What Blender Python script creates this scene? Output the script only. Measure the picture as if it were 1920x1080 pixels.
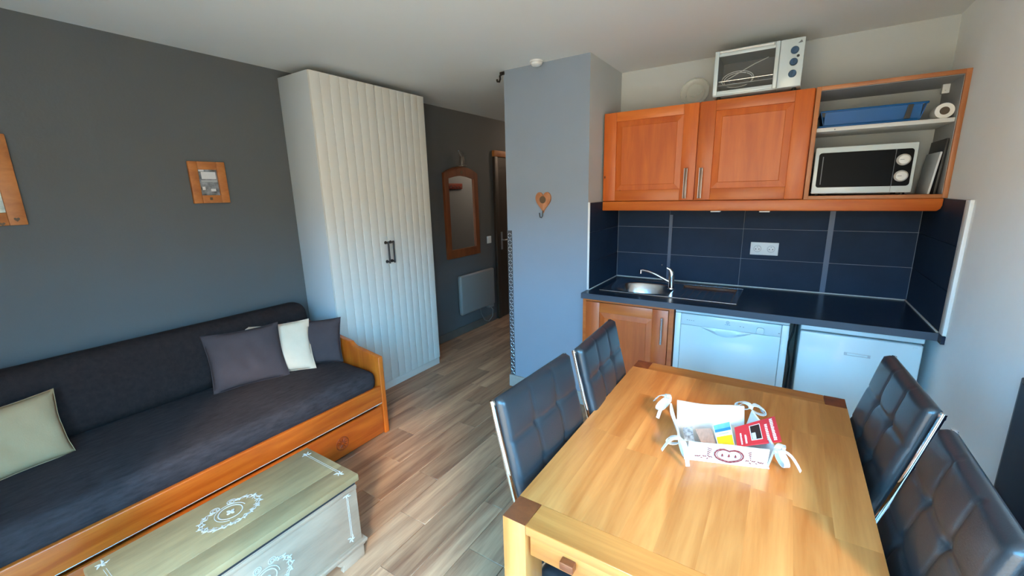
import bpy, bmesh, math, random
from mathutils import Vector, Matrix
random.seed(7)
for o in list(bpy.data.objects): bpy.data.objects.remove(o)
SC = bpy.context.scene
COL = SC.collection
PI = math.pi

# ---------------------------------------------------------------- camera
cam = bpy.data.cameras.new('camera'); camo = bpy.data.objects.new('camera', cam); COL.objects.link(camo)
cam.sensor_width = 36.0; cam.lens = 790.85 / 1920 * 36.0; cam.clip_start = 0.02
R0 = Vector((0.84086746, 0.54071842, -0.02378036)); U0 = Vector((-0.09941794, 0.19749484, 0.97524964)); F0 = Vector((-0.53203195, 0.81769149, -0.2198241))
mw = Matrix((R0, U0, -F0)).transposed().to_4x4(); mw.translation = (0, 0, 1.573)
camo.matrix_world = mw
SC.camera = camo

# ---------------------------------------------------------------- daylight
world = bpy.data.worlds.new('daylight'); SC.world = world; world.use_nodes = True
wn = world.node_tree; wn.nodes.clear()
w_out = wn.nodes.new('ShaderNodeOutputWorld'); w_bg = wn.nodes.new('ShaderNodeBackground')
w_tc = wn.nodes.new('ShaderNodeTexCoord'); w_sep = wn.nodes.new('ShaderNodeSeparateXYZ'); w_ramp = wn.nodes.new('ShaderNodeValToRGB')
w_map = wn.nodes.new('ShaderNodeMapRange'); w_map.inputs[1].default_value = -1; w_map.inputs[2].default_value = 1
wn.links.new(w_tc.outputs['Generated'], w_sep.inputs[0]); wn.links.new(w_sep.outputs[2], w_map.inputs[0])
wn.links.new(w_map.outputs[0], w_ramp.inputs[0]); wn.links.new(w_ramp.outputs[0], w_bg.inputs[0]); wn.links.new(w_bg.outputs[0], w_out.inputs[0])
er = w_ramp.color_ramp
er.elements[0].position = 0.0; er.elements[0].color = (0.62, 0.53, 0.38, 1)          # sunlit ground and hillside
er.elements[1].position = 1.0; er.elements[1].color = (0.35, 1.35, 2.60, 1)           # zenith
e = er.elements.new(0.565); e.color = (0.62, 0.53, 0.38, 1)
e = er.elements.new(0.58); e.color = (0.42, 1.65, 2.90, 1)                            # sky just above the hills
w_bg.inputs[1].default_value = 11.0
sun = bpy.data.lights.new('hazy_sun', 'SUN'); suno = bpy.data.objects.new('hazy_sun', sun); COL.objects.link(suno)
sun.energy = 4.0; sun.angle = math.radians(7); sun.color = (1.0, 0.82, 0.56)
suno.location = (4, -3, 4); suno.rotation_euler = Vector((-0.56, 0.61, -0.50)).to_track_quat('-Z', 'Y').to_euler()
SC.view_settings.view_transform = 'Standard'; SC.view_settings.look = 'None'; SC.view_settings.gamma = 1.0
SC.view_settings.use_curve_mapping = False
SC.view_settings.exposure = 0.08

# ---------------------------------------------------------------- room measures (metres)
XL, XW, XA, XB, XR = -3.016, -2.653, -1.805, -1.144, 0.659
YP, YK, YBACK, YEND = 2.732, 3.335, -0.50, 6.2
ZC, ZK = 2.425, 0.89
W1, W2 = 1.766, 2.791
YU = 2.963
WIN = (-1.30, 0.56, 0.06, 2.12)
WSIDE = (-0.40, 0.80, 1.00, 1.98)    # side window in the right wall: y0, y1, z0, z1
# glazed balcony door behind the camera: x0, x1, z0, z1

# ---------------------------------------------------------------- materials
def srgb(r, g, b):
    f = lambda c: (c / 255 / 12.92) if c / 255 <= 0.04045 else ((c / 255 + 0.055) / 1.055) ** 2.4
    return (f(r), f(g), f(b))
MATS = {}
def mat(name, col, rough=0.6, metal=0.0, var=0.0, vscale=8.0, bump=0.0, bscale=60.0, spec=0.5, coat=0.0, stretch=(1, 1, 1), rand=0.0, emit=None):
    m = bpy.data.materials.new(name); m.use_nodes = True; n = m.node_tree; b = n.nodes['Principled BSDF']
    b.inputs['Base Color'].default_value = (*col, 1); b.inputs['Roughness'].default_value = rough; b.inputs['Metallic'].default_value = metal
    b.inputs['Specular IOR Level'].default_value = spec; b.inputs['Coat Weight'].default_value = coat
    if emit: b.inputs['Emission Color'].default_value = (*emit[:3], 1); b.inputs['Emission Strength'].default_value = emit[3]
    if var or bump or rand:
        tc = n.nodes.new('ShaderNodeTexCoord'); mp = n.nodes.new('ShaderNodeMapping'); mp.inputs['Scale'].default_value = stretch
        oi = n.nodes.new('ShaderNodeObjectInfo'); n.links.new(tc.outputs['Object'], mp.inputs[0])
        off = n.nodes.new('ShaderNodeVectorMath'); off.operation = 'MULTIPLY_ADD'
        n.links.new(oi.outputs['Random'], off.inputs[0]); off.inputs[1].default_value = (17, 31, 13); n.links.new(mp.outputs[0], off.inputs[2])
        if var or rand:
            nz = n.nodes.new('ShaderNodeTexNoise'); nz.inputs['Scale'].default_value = vscale; nz.inputs['Detail'].default_value = 6; nz.inputs['Roughness'].default_value = 0.6
            n.links.new(off.outputs[0], nz.inputs['Vector'])
            a = n.nodes.new('ShaderNodeMapRange'); a.inputs[1].default_value = 0.25; a.inputs[2].default_value = 0.75; a.inputs[3].default_value = 1 - var; a.inputs[4].default_value = 1 + var
            n.links.new(nz.outputs[0], a.inputs[0])
            r = n.nodes.new('ShaderNodeMapRange'); r.inputs[3].default_value = 1 - rand; r.inputs[4].default_value = 1 + rand; n.links.new(oi.outputs['Random'], r.inputs[0])
            mu = n.nodes.new('ShaderNodeMath'); mu.operation = 'MULTIPLY'; n.links.new(a.outputs[0], mu.inputs[0]); n.links.new(r.outputs[0], mu.inputs[1])
            vm = n.nodes.new('ShaderNodeVectorMath'); vm.operation = 'SCALE'; vm.inputs[0].default_value = col; n.links.new(mu.outputs[0], vm.inputs['Scale'])
            n.links.new(vm.outputs[0], b.inputs['Base Color'])
        if bump:
            nb = n.nodes.new('ShaderNodeTexNoise'); nb.inputs['Scale'].default_value = bscale; nb.inputs['Detail'].default_value = 3
            n.links.new(off.outputs[0], nb.inputs['Vector'])
            bp = n.nodes.new('ShaderNodeBump'); bp.inputs['Strength'].default_value = bump; bp.inputs['Distance'].default_value = 0.002
            n.links.new(nb.outputs[0], bp.inputs['Height']); n.links.new(bp.outputs[0], b.inputs['Normal'])
    MATS[name] = m; return m
def wood(name, c1, c2, stretch, scale=3.0, rough=0.4, rand=0.12, streak=None, coat=0.0, knots=True):
    """grain: noise stretched along one axis, mixed between two wood tones, a fine second grain, optional pale streaks"""
    m = bpy.data.materials.new(name); m.use_nodes = True; n = m.node_tree; b = n.nodes['Principled BSDF']
    b.inputs['Roughness'].default_value = rough; b.inputs['Coat Weight'].default_value = coat; b.inputs['Coat Roughness'].default_value = 0.25
    tc = n.nodes.new('ShaderNodeTexCoord'); mp = n.nodes.new('ShaderNodeMapping'); mp.inputs['Scale'].default_value = stretch
    oi = n.nodes.new('ShaderNodeObjectInfo'); n.links.new(tc.outputs['Object'], mp.inputs[0])
    off = n.nodes.new('ShaderNodeVectorMath'); off.operation = 'MULTIPLY_ADD'
    n.links.new(oi.outputs['Random'], off.inputs[0]); off.inputs[1].default_value = (17, 31, 13); n.links.new(mp.outputs[0], off.inputs[2])
    nz = n.nodes.new('ShaderNodeTexNoise'); nz.inputs['Scale'].default_value = scale; nz.inputs['Detail'].default_value = 5; nz.inputs['Distortion'].default_value = 0.6
    n.links.new(off.outputs[0], nz.inputs['Vector'])
    nf = n.nodes.new('ShaderNodeTexNoise'); nf.inputs['Scale'].default_value = scale * 7; nf.inputs['Detail'].default_value = 4
    n.links.new(off.outputs[0], nf.inputs['Vector'])
    rp = n.nodes.new('ShaderNodeValToRGB'); rp.color_ramp.elements[0].position = 0.3; rp.color_ramp.elements[1].position = 0.72
    rp.color_ramp.elements[0].color = (*c2, 1); rp.color_ramp.elements[1].color = (*c1, 1)
    ad = n.nodes.new('ShaderNodeMath'); ad.operation = 'MULTIPLY_ADD'; ad.inputs[1].default_value = 0.22
    n.links.new(nf.outputs[0], ad.inputs[0])
    sb = n.nodes.new('ShaderNodeMath'); sb.operation = 'SUBTRACT'; sb.inputs[1].default_value = 0.11; n.links.new(nz.outputs[0], sb.inputs[0]); n.links.new(sb.outputs[0], ad.inputs[2])
    n.links.new(ad.outputs[0], rp.inputs[0])
    r = n.nodes.new('ShaderNodeMapRange'); r.inputs[3].default_value = 1 - rand; r.inputs[4].default_value = 1 + rand; n.links.new(oi.outputs['Random'], r.inputs[0])
    vm = n.nodes.new('ShaderNodeVectorMath'); vm.operation = 'SCALE'; n.links.new(rp.outputs[0], vm.inputs[0]); n.links.new(r.outputs[0], vm.inputs['Scale'])
    last = vm.outputs[0]
    if streak:
        ns = n.nodes.new('ShaderNodeTexNoise'); ns.inputs['Scale'].default_value = scale * 1.3; ns.inputs['Detail'].default_value = 1
        n.links.new(off.outputs[0], ns.inputs['Vector'])
        sr = n.nodes.new('ShaderNodeValToRGB'); sr.color_ramp.elements[0].position = 0.77; sr.color_ramp.elements[1].position = 0.79
        n.links.new(ns.outputs[0], sr.inputs[0])
        mx = n.nodes.new('ShaderNodeMix'); mx.data_type = 'RGBA'; n.links.new(sr.outputs[0], mx.inputs[0]); n.links.new(last, mx.inputs[6]); mx.inputs[7].default_value = (*streak, 1)
        last = mx.outputs[2]
    n.links.new(last, b.inputs['Base Color'])
    bp = n.nodes.new('ShaderNodeBump'); bp.inputs['Strength'].default_value = 0.08; bp.inputs['Distance'].default_value = 0.002
    n.links.new(nf.outputs[0], bp.inputs['Height']); n.links.new(bp.outputs[0], b.inputs['Normal'])
    MATS[name] = m; return m
def glass(name, col=(1, 1, 1), rough=0.0, alpha=0.12):
    m = bpy.data.materials.new(name); m.use_nodes = True; n = m.node_tree; b = n.nodes['Principled BSDF']
    b.inputs['Base Color'].default_value = (*col, 1); b.inputs['Roughness'].default_value = rough
    tr = n.nodes.new('ShaderNodeBsdfTransparent'); mx = n.nodes.new('ShaderNodeMixShader'); mx.inputs[0].default_value = alpha
    out = n.nodes['Material Output']; n.links.new(tr.outputs[0], mx.inputs[1]); n.links.new(b.outputs[0], mx.inputs[2]); n.links.new(mx.outputs[0], out.inputs[0])
    MATS[name] = m; return m

mat('wall_grey', (0.093, 0.096, 0.096), 0.75, var=0.04, vscale=3, bump=0.25, bscale=90)
mat('wall_blue', (0.238, 0.282, 0.340), 0.7, var=0.03, vscale=3, bump=0.2, bscale=90)
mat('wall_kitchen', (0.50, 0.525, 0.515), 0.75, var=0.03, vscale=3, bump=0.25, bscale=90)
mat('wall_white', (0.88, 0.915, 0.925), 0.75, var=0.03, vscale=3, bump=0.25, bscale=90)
mat('ceiling_white', (0.71, 0.725, 0.71), 0.85, var=0.02, vscale=2, bump=0.2, bscale=120)
mat('skirting_dim', (0.12, 0.095, 0.075), 0.6, var=0.1, vscale=14)  # darker copy of the pale skirting; hallway dimness is put into the colour
mat('guard_base', (0.09, 0.09, 0.095), 0.5, metal=0.3)
mat('guard_bar', (0.45, 0.45, 0.47), 0.3, metal=0.6)
mat('skirting', (0.36, 0.33, 0.29), 0.5, var=0.1, vscale=14)
mat('tile_dark', (0.016, 0.029, 0.054), 0.5, spec=0.1, var=0.15, vscale=6, rand=0.06, bump=0.1, bscale=40)
mat('grout', (0.20, 0.22, 0.25), 0.8)
mat('worktop', (0.010, 0.018, 0.036), 0.22, spec=0.35, var=0.2, vscale=60)
mat('worktop_edge_lit', (0.045, 0.06, 0.085), 0.4)  # window light on the front face, put into a lighter colour than the slab
mat('white_seal', (0.62, 0.60, 0.54), 0.5)
mat('white_plastic', (0.72, 0.73, 0.72), 0.4)
mat('appliance_white', (0.56, 0.64, 0.66), 0.26, coat=0.3)
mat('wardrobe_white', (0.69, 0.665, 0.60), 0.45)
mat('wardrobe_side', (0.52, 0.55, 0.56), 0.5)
mat('steel', (0.62, 0.62, 0.63), 0.22, metal=1.0, var=0.05, vscale=40)
mat('chrome', (0.85, 0.85, 0.87), 0.08, metal=1.0)
mat('strip_grey', (0.055, 0.085, 0.14), 0.4)
mat('bronze', (0.16, 0.10, 0.075), 0.35, metal=0.3)
mat('brushed', (0.42, 0.43, 0.45), 0.35, metal=0.85, var=0.12, vscale=50)
mat('black_metal', (0.012, 0.012, 0.012), 0.4)
mat('black_gloss', (0.006, 0.007, 0.009), 0.3, spec=0.05)
mat('dark_gap', (0.012, 0.013, 0.016), 0.7)
mat('niche_dark', (0.05, 0.06, 0.075), 0.7)
mat('leather', (0.024, 0.027, 0.031), 0.34, spec=0.6, bump=0.15, bscale=300, coat=0.15)
mat('fabric_dark', (0.040, 0.030, 0.031), 0.95, spec=0.15, var=0.35, vscale=60, stretch=(1, 0.25, 1), bump=0.5, bscale=250)
mat('fabric_back', (0.026, 0.017, 0.016), 0.95, spec=0.12, var=0.25, vscale=40, bump=0.5, bscale=250)
mat('pillow_grey', (0.068, 0.045, 0.045), 0.9, spec=0.2, var=0.1, vscale=10, bump=0.3, bscale=200)
mat('pillow_cream', (0.42, 0.27, 0.145), 0.9, spec=0.2, var=0.05, vscale=10, bump=0.3, bscale=200)
mat('pillow_ivory', (0.76, 0.53, 0.37), 0.9, spec=0.2, var=0.05, vscale=10, bump=0.3, bscale=200)
mat('linen', (0.66, 0.62, 0.58), 0.9, spec=0.2, bump=0.2, bscale=200)
mat('print_red', (0.16, 0.012, 0.012), 0.7)
mat('card_red', (0.60, 0.035, 0.045), 0.4)
mat('card_blue', (0.03, 0.20, 0.50), 0.35)
mat('card_skyblue', (0.16, 0.45, 0.70), 0.35, var=0.3, vscale=20)
mat('card_yellow', (0.72, 0.50, 0.02), 0.35, var=0.15, vscale=30)
mat('card_brown', (0.46, 0.27, 0.20), 0.5, var=0.2, vscale=30, stretch=(4, 1, 1))
mat('card_white', (0.80, 0.80, 0.80), 0.5)
mat('card_black', (0.02, 0.018, 0.018), 0.3)
mat('card_pattern', (0.35, 0.35, 0.36), 0.5, var=0.9, vscale=70)
mat('tray_blue', (0.004, 0.095, 0.30), 0.4, spec=0.3)
mat('shelf_white', (0.62, 0.63, 0.62), 0.45)
mat('shelf_grey', (0.36, 0.37, 0.375), 0.6)
mat('board_grey', (0.58, 0.62, 0.66), 0.35)
mat('board_dark', (0.03, 0.032, 0.035), 0.5)
mat('paper', (0.80, 0.79, 0.75), 0.9)
mat('cardboard', (0.10, 0.075, 0.055), 0.9)
mat('knob_blue', (0.025, 0.075, 0.15), 0.35)
mat('oven_dark', (0.10, 0.10, 0.105), 0.45)
mat('oven_tray', (0.30, 0.31, 0.31), 0.4, metal=0.4)
mat('mark_grey', (0.14, 0.15, 0.17), 0.5)
mat('mark_blue', (0.06, 0.22, 0.34), 0.5)
mat('socket_grey', (0.40, 0.42, 0.44), 0.5)
mat('radiator', (0.20, 0.20, 0.19), 0.45)  # off white toned down; the dim light of the hallway is in this colour
mat('door_brown', (0.035, 0.024, 0.016), 0.5, var=0.25, vscale=8, stretch=(1, 1, 0.1))
mat('rack_red', (0.20, 0.035, 0.02), 0.5)
mat('mirror', (0.80, 0.78, 0.74), 0.03, metal=1.0)
mat('chest_lid', (0.29, 0.20, 0.098), 0.45, var=0.22, vscale=5, stretch=(6, 1, 1), bump=0.2, bscale=20)
mat('chest_front', (0.32, 0.225, 0.155), 0.5, var=0.25, vscale=5, stretch=(4, 0.7, 4), bump=0.2, bscale=20)
mat('chest_paint', (0.46, 0.43, 0.39), 0.6, var=0.08, vscale=60)
mat('tv_dark', (0.006, 0.006, 0.018), 0.4, spec=0.15)
mat('tv_rim', (0.03, 0.015, 0.02), 0.4)
mat('photo_bw', (0.20, 0.21, 0.22), 0.4, var=0.95, vscale=22, stretch=(1, 1, 1.4))
mat('photo_green', (0.42, 0.48, 0.44), 0.4, var=0.8, vscale=16)
mat('photo_white', (0.62, 0.62, 0.62), 0.4)
mat('burn_dark', (0.10, 0.06, 0.03), 0.6)
mat('porcelain', (0.13, 0.115, 0.105), 0.3, var=0.2, vscale=30)
mat('bulb', (1, 0.8, 0.6), 0.5, emit=(1.0, 0.72, 0.50, 90.0))
mat('terrace', (0.30, 0.29, 0.27), 0.8, var=0.1)
wood('floor_wood', srgb(198, 154, 118), srgb(134, 92, 68), (7, 0.55, 7), 2.6, 0.42, 0.20)
wood('pine', srgb(212, 108, 32), srgb(176, 74, 16), (9, 0.8, 9), 2.4, 0.33, 0.08, coat=0.25)
wood('pine_up', srgb(212, 108, 32), srgb(176, 74, 16), (5, 9, 0.8), 2.4, 0.33, 0.08, coat=0.25)
wood('cherry_v', srgb(204, 104, 32), srgb(178, 80, 18), (7, 7, 0.7), 2.2, 0.42, 0.10, coat=0.08)
wood('cherry_h', srgb(208, 112, 36), srgb(182, 84, 20), (0.7, 7, 7), 2.2, 0.42, 0.10, coat=0.08)
wood('base_v', srgb(198, 98, 42), srgb(168, 72, 26), (7, 7, 0.7), 2.2, 0.36, 0.08, coat=0.2)
wood('base_h', srgb(204, 108, 48), srgb(174, 80, 30), (0.7, 7, 7), 2.2, 0.36, 0.08, coat=0.2)
wood('knot_wood', srgb(70, 30, 10), srgb(40, 18, 8), (5, 5, 5), 4.0, 0.5, 0.02)
wood('rosette_wood', srgb(150, 62, 16), srgb(120, 46, 10), (5, 5, 5), 4.0, 0.5, 0.02)
wood('shelf_edge', srgb(190, 122, 74), srgb(160, 94, 52), (1, 7, 1), 2.4, 0.4, 0.06)
wood('table_top', srgb(222, 142, 76), srgb(188, 104, 46), (9, 0.7, 9), 2.2, 0.30, 0.13, streak=srgb(240, 190, 110), coat=0.3)
wood('table_rail', srgb(210, 128, 62), srgb(172, 90, 36), (0.7, 9, 9), 2.2, 0.30, 0.10, coat=0.3)
wood('table_leg', srgb(226, 144, 76), srgb(194, 106, 46), (9, 9, 0.7), 2.2, 0.32, 0.08, coat=0.3)
wood('table_end', srgb(146, 72, 36), srgb(116, 52, 24), (9, 9, 9), 2.5, 0.35, 0.05, coat=0.3)
wood('frame_wood', srgb(186, 116, 56), srgb(150, 86, 36), (3, 3, 6), 2.4, 0.5, 0.08)
wood('mirror_wood', srgb(126, 68, 34), srgb(94, 46, 20), (5, 5, 0.8), 2.4, 0.5, 0.04)
wood('heart_wood', srgb(186, 124, 84), srgb(150, 94, 58), (5, 5, 2), 4.0, 0.6, 0.02)
glass('oven_glass', (0.3, 0.33, 0.33), 0.05, 0.10)
glass('plate_glass', (0.75, 0.78, 0.72), 0.12, 0.32)
glass('window_glass', (1, 1, 1), 0.0, 0.05)

# ---------------------------------------------------------------- mesh helpers
class MB:
    def __init__(s): s.v = []; s.f = []; s.m = []
    def add(s, vs, fs, mi=0):
        b = len(s.v); s.v += [tuple(p) for p in vs]; s.f += [tuple(i + b for i in f) for f in fs]; s.m += [mi] * len(fs); return s
    def box(s, x0, x1, y0, y1, z0, z1, mi=0):
        return s.add([(x0, y0, z0), (x1, y0, z0), (x1, y1, z0), (x0, y1, z0), (x0, y0, z1), (x1, y0, z1), (x1, y1, z1), (x0, y1, z1)],
                     [(0, 3, 2, 1), (4, 5, 6, 7), (0, 1, 5, 4), (1, 2, 6, 5), (2, 3, 7, 6), (3, 0, 4, 7)], mi)
    def prism(s, pts, axis, a, b, mi=0):
        """pts: 2-D polygon (ccw); axis 'x': (y,z), 'y': (x,z), 'z': (x,y); extruded from a to b"""
        n = len(pts)
        f = {'x': lambda p, t: (t, p[0], p[1]), 'y': lambda p, t: (p[0], t, p[1]), 'z': lambda p, t: (p[0], p[1], t)}[axis]
        vs = [f(p, a) for p in pts] + [f(p, b) for p in pts]
        fs = [tuple(range(n))[::-1], tuple(range(n, 2 * n))] + [(i, (i + 1) % n, n + (i + 1) % n, n + i) for i in range(n)]
        return s.add(vs, fs, mi)
    def tube(s, pts, r, n=8, closed=False, flat=None, mi=0):
        P = [Vector(p) for p in pts]; N = len(P); rr = r if isinstance(r, (list, tuple)) else [r] * N
        vs = []; prev = None
        for i, p in enumerate(P):
            t = (P[(i + 1) % N] - P[i - 1]) if closed else (P[min(i + 1, N - 1)] - P[max(i - 1, 0)])
            t.normalize()
            if prev is None: u = t.orthogonal().normalized()
            else:
                u = prev - t * prev.dot(t)
                u = u.normalized() if u.length > 1e-6 else t.orthogonal().normalized()
            prev = u; w = t.cross(u)
            for k in range(n):
                a = 2 * PI * k / n; q = (u * math.cos(a) + w * math.sin(a)) * rr[i]
                if flat is not None:                       # squash along the given unit vector
                    d = Vector(flat[0]); q = q - d * q.dot(d) * (1 - flat[1])
                vs.append(p + q)
        fs = []
        M = N if closed else N - 1
        for i in range(M):
            j = (i + 1) % N
            for k in range(n): fs.append((i * n + k, i * n + (k + 1) % n, j * n + (k + 1) % n, j * n + k))
        if not closed: fs += [tuple(range(n))[::-1], tuple((N - 1) * n + k for k in range(n))]
        return s.add(vs, fs, mi)
    def lathe(s, prof, c, axis='z', n=24, mi=0):
        """prof: (radius, height) pairs revolved round an axis through c"""
        vs = []; fs = []
        for r, h in prof:
            for k in range(n):
                a = 2 * PI * k / n; x, y = r * math.cos(a), r * math.sin(a)
                vs.append({'z': (c[0] + x, c[1] + y, c[2] + h), 'y': (c[0] + x, c[1] + h, c[2] + y), 'x': (c[0] + h, c[1] + x, c[2] + y)}[axis])
        for i in range(len(prof) - 1):
            for k in range(n): fs.append((i * n + k, i * n + (k + 1) % n, (i + 1) * n + (k + 1) % n, (i + 1) * n + k))
        fs += [tuple(range(n))[::-1], tuple((len(prof) - 1) * n + k for k in range(n))]
        return s.add(vs, fs, mi)
    def grid(s, fn, nu, nv, mi=0, wrap=False):
        vs = [fn(i / nu, j / nv) for j in range(nv + 1) for i in range(nu + 1)]
        fs = [(j * (nu + 1) + i, j * (nu + 1) + i + 1, (j + 1) * (nu + 1) + i + 1, (j + 1) * (nu + 1) + i) for j in range(nv) for i in range(nu)]
        return s.add(vs, fs, mi)
    def xf(s, M):
        s.v = [tuple(M @ Vector(p)) for p in s.v]; return s

WPOS = {}
def obj(name, mb, m, parent=None, bevel=0.0, seg=2, smooth=False, angle=40, merge=False):
    if parent is None:
        xs = [p[0] for p in mb.v]; ys = [p[1] for p in mb.v]; zs = [p[2] for p in mb.v]
        org = Vector(((min(xs) + max(xs)) / 2, (min(ys) + max(ys)) / 2, min(zs)))
        rel = org
    else:
        org = WPOS[parent]; rel = Vector((0, 0, 0))
    me = bpy.data.meshes.new(name)
    me.from_pydata([tuple(Vector(p) - org) for p in mb.v], [], mb.f)
    for q, mi in zip(me.polygons, mb.m): q.material_index = mi
    bm = bmesh.new(); bm.from_mesh(me)
    if merge: bmesh.ops.remove_doubles(bm, verts=bm.verts, dist=1e-5)
    bmesh.ops.recalc_face_normals(bm, faces=bm.faces)
    if bevel:
        ed = [e for e in bm.edges if len(e.link_faces) == 2 and e.calc_face_angle(0) > math.radians(30)]
        bmesh.ops.bevel(bm, geom=ed, offset=bevel, segments=seg, profile=0.5, affect='EDGES', clamp_overlap=True)
    bm.to_mesh(me); bm.free()
    if smooth or bevel:
        for q in me.polygons: q.use_smooth = True
        me.set_sharp_from_angle(angle=math.radians(angle))
    for k in (m if isinstance(m, (list, tuple)) else [m]): me.materials.append(MATS[k])
    o = bpy.data.objects.new(name, me); COL.objects.link(o)
    if parent is None: o.location = org
    else: o.parent = parent
    WPOS[o] = org
    return o
def tag(o, label, cat, group=None):
    o['label'] = label; o['category'] = cat
    if group: o['group'] = group
    return o
def thing(name, label, cat, loc, group=None):
    o = bpy.data.objects.new(name, None); COL.objects.link(o); o.location = loc; o.empty_display_size = 0.1
    WPOS[o] = Vector(loc); return tag(o, label, cat, group)
def struct(name, mb, m, parent=None, label=None, **k):
    o = obj(name, mb, m, parent, **k)
    if parent is None: o['kind'] = 'structure'
    if label: o['label'] = label
    return o
def B(*a): return MB().box(*a)

# ================================================================ THE ROOM
fl = struct('floor', B(XL, XR, YBACK, YEND, -0.06, -0.008), 'grout', label='grey brown wood look plank floor of the living room and hallway')
xb = [XL, -2.884, -2.73, -2.58, -2.43, -2.275, -2.125, -1.97, -1.82, -1.664, -1.515, -1.342, -1.19, -1.072, -0.88, -0.73, -0.575, -0.42, -0.265, -0.11, 0.045, 0.2, 0.355, 0.51, XR]
jo = [0.955, 1.23, 1.51]
known = {9: 1.51, 10: 1.23, 11: 0.955, 12: 1.51, 13: 1.23}
for i in range(len(xb) - 1):
    y = known.get(i, jo[(i * 2) % 3]) - 0.82 * 3
    while y < YEND:
        y0, y1 = max(y, YBACK), min(y + 0.82, YEND); y += 0.82
        if y1 - y0 < 0.03: continue
        struct('plank', B(xb[i] + 0.0008, xb[i + 1] - 0.0008, y0 + 0.0008, y1 - 0.0008, -0.008, 0.0), 'floor_wood', fl, bevel=0.0012, seg=1)
struct('ceiling', B(XL - .1, XR + .1, YBACK - .12, YEND, ZC, ZC + 0.1), 'ceiling_white', label='plain off white painted ceiling')
struct('wall_left', B(XL - 0.12, XL, YBACK - .12, YEND, -0.06, ZC), 'wall_grey', label='dark grey painted wall behind the daybed')
y0, y1, z0, z1 = WSIDE
struct('wall_right', MB().box(XR, XR + .12, YBACK - .12, y0, -.06, ZC).box(XR, XR + .12, y1, YK + .12, -.06, ZC).box(XR, XR + .12, y0, y1, -.06, z0).box(XR, XR + .12, y0, y1, z1, ZC), 'wall_white', label='white painted wall on the right')
wo = struct('window_2', MB().box(XR + .04, XR + .09, y0, y0 + .05, z0, z1).box(XR + .04, XR + .09, y1 - .05, y1, z0, z1).box(XR + .04, XR + .09, y0 + .05, y1 - .05, z0, z0 + .05).box(XR + .04, XR + .09, y0 + .05, y1 - .05, z1 - .05, z1), 'white_plastic', label='white framed side window in the right wall')
struct('pane', B(XR + .062, XR + .068, y0 + .05, y1 - .05, z0 + .05, z1 - .05), 'window_glass', wo)
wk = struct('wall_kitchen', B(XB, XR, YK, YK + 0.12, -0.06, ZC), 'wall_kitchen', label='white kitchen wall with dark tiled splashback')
mb = MB()     # partition: blue grey front and hall side, white kitchen side
mb.add([(XA, YP, -.06), (XB, YP, -.06), (XB, YEND, -.06), (XA, YEND, -.06), (XA, YP, ZC), (XB, YP, ZC), (XB, YEND, ZC), (XA, YEND, ZC)],
       [(0, 3, 2, 1), (4, 5, 6, 7), (0, 1, 5, 4), (2, 3, 7, 6), (3, 0, 4, 7)], 0)
mb.add([(XB, YP, -.06), (XB, YEND, -.06), (XB, YEND, ZC), (XB, YP, ZC)], [(0, 1, 2, 3)], 1)
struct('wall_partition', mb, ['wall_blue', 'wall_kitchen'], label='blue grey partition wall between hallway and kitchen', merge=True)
struct('wall_hall', B(XL, XA, YEND, YEND + .1, -0.06, ZC), 'wall_grey', label='far end wall of the dark hallway')
x0, x1, z0, z1 = WIN
struct('wall_window', MB().box(XL, x0, YBACK - .12, YBACK, -.06, ZC).box(x1, XR, YBACK - .12, YBACK, -.06, ZC).box(x0, x1, YBACK - .12, YBACK, z1, ZC).box(x0, x1, YBACK - .12, YBACK, -.06, z0),
       'wall_white', label='white wall with the balcony door')
wo = struct('window_1', MB().box(x0, x0 + .06, YBACK - .09, YBACK - .03, z0, z1).box(x1 - .06, x1, YBACK - .09, YBACK - .03, z0, z1).box(x0 + .06, x1 - .06, YBACK - .09, YBACK - .03, z1 - .06, z1)
            .box(x0 + .06, x1 - .06, YBACK - .09, YBACK - .03, z0, z0 + .08).box((x0 + x1) / 2 - .04, (x0 + x1) / 2 + .04, YBACK - .09, YBACK - .03, z0 + .08, z1 - .06), 'white_plastic', label='white framed glazed balcony door')
for a, b in ((x0 + .06, (x0 + x1) / 2 - .04), ((x0 + x1) / 2 + .04, x1 - .06)):
    struct('pane', B(a, b, YBACK - .064, YBACK - .058, z0 + .08, z1 - .06), 'window_glass', wo)
# baseboards
struct('baseboard_left', B(XL, XL + .012, W2 + .02, 4.24, 0, .09), 'skirting_dim', label='pale tile skirting along the hallway wall', bevel=.002)
struct('baseboard_partition', MB().box(XA - .012, XB, YP - .012, YP, 0, .10).box(XA - .012, XA, YP, YEND, 0, .10), 'skirting', label='pale tile skirting at the foot of the partition', bevel=.002)
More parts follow.
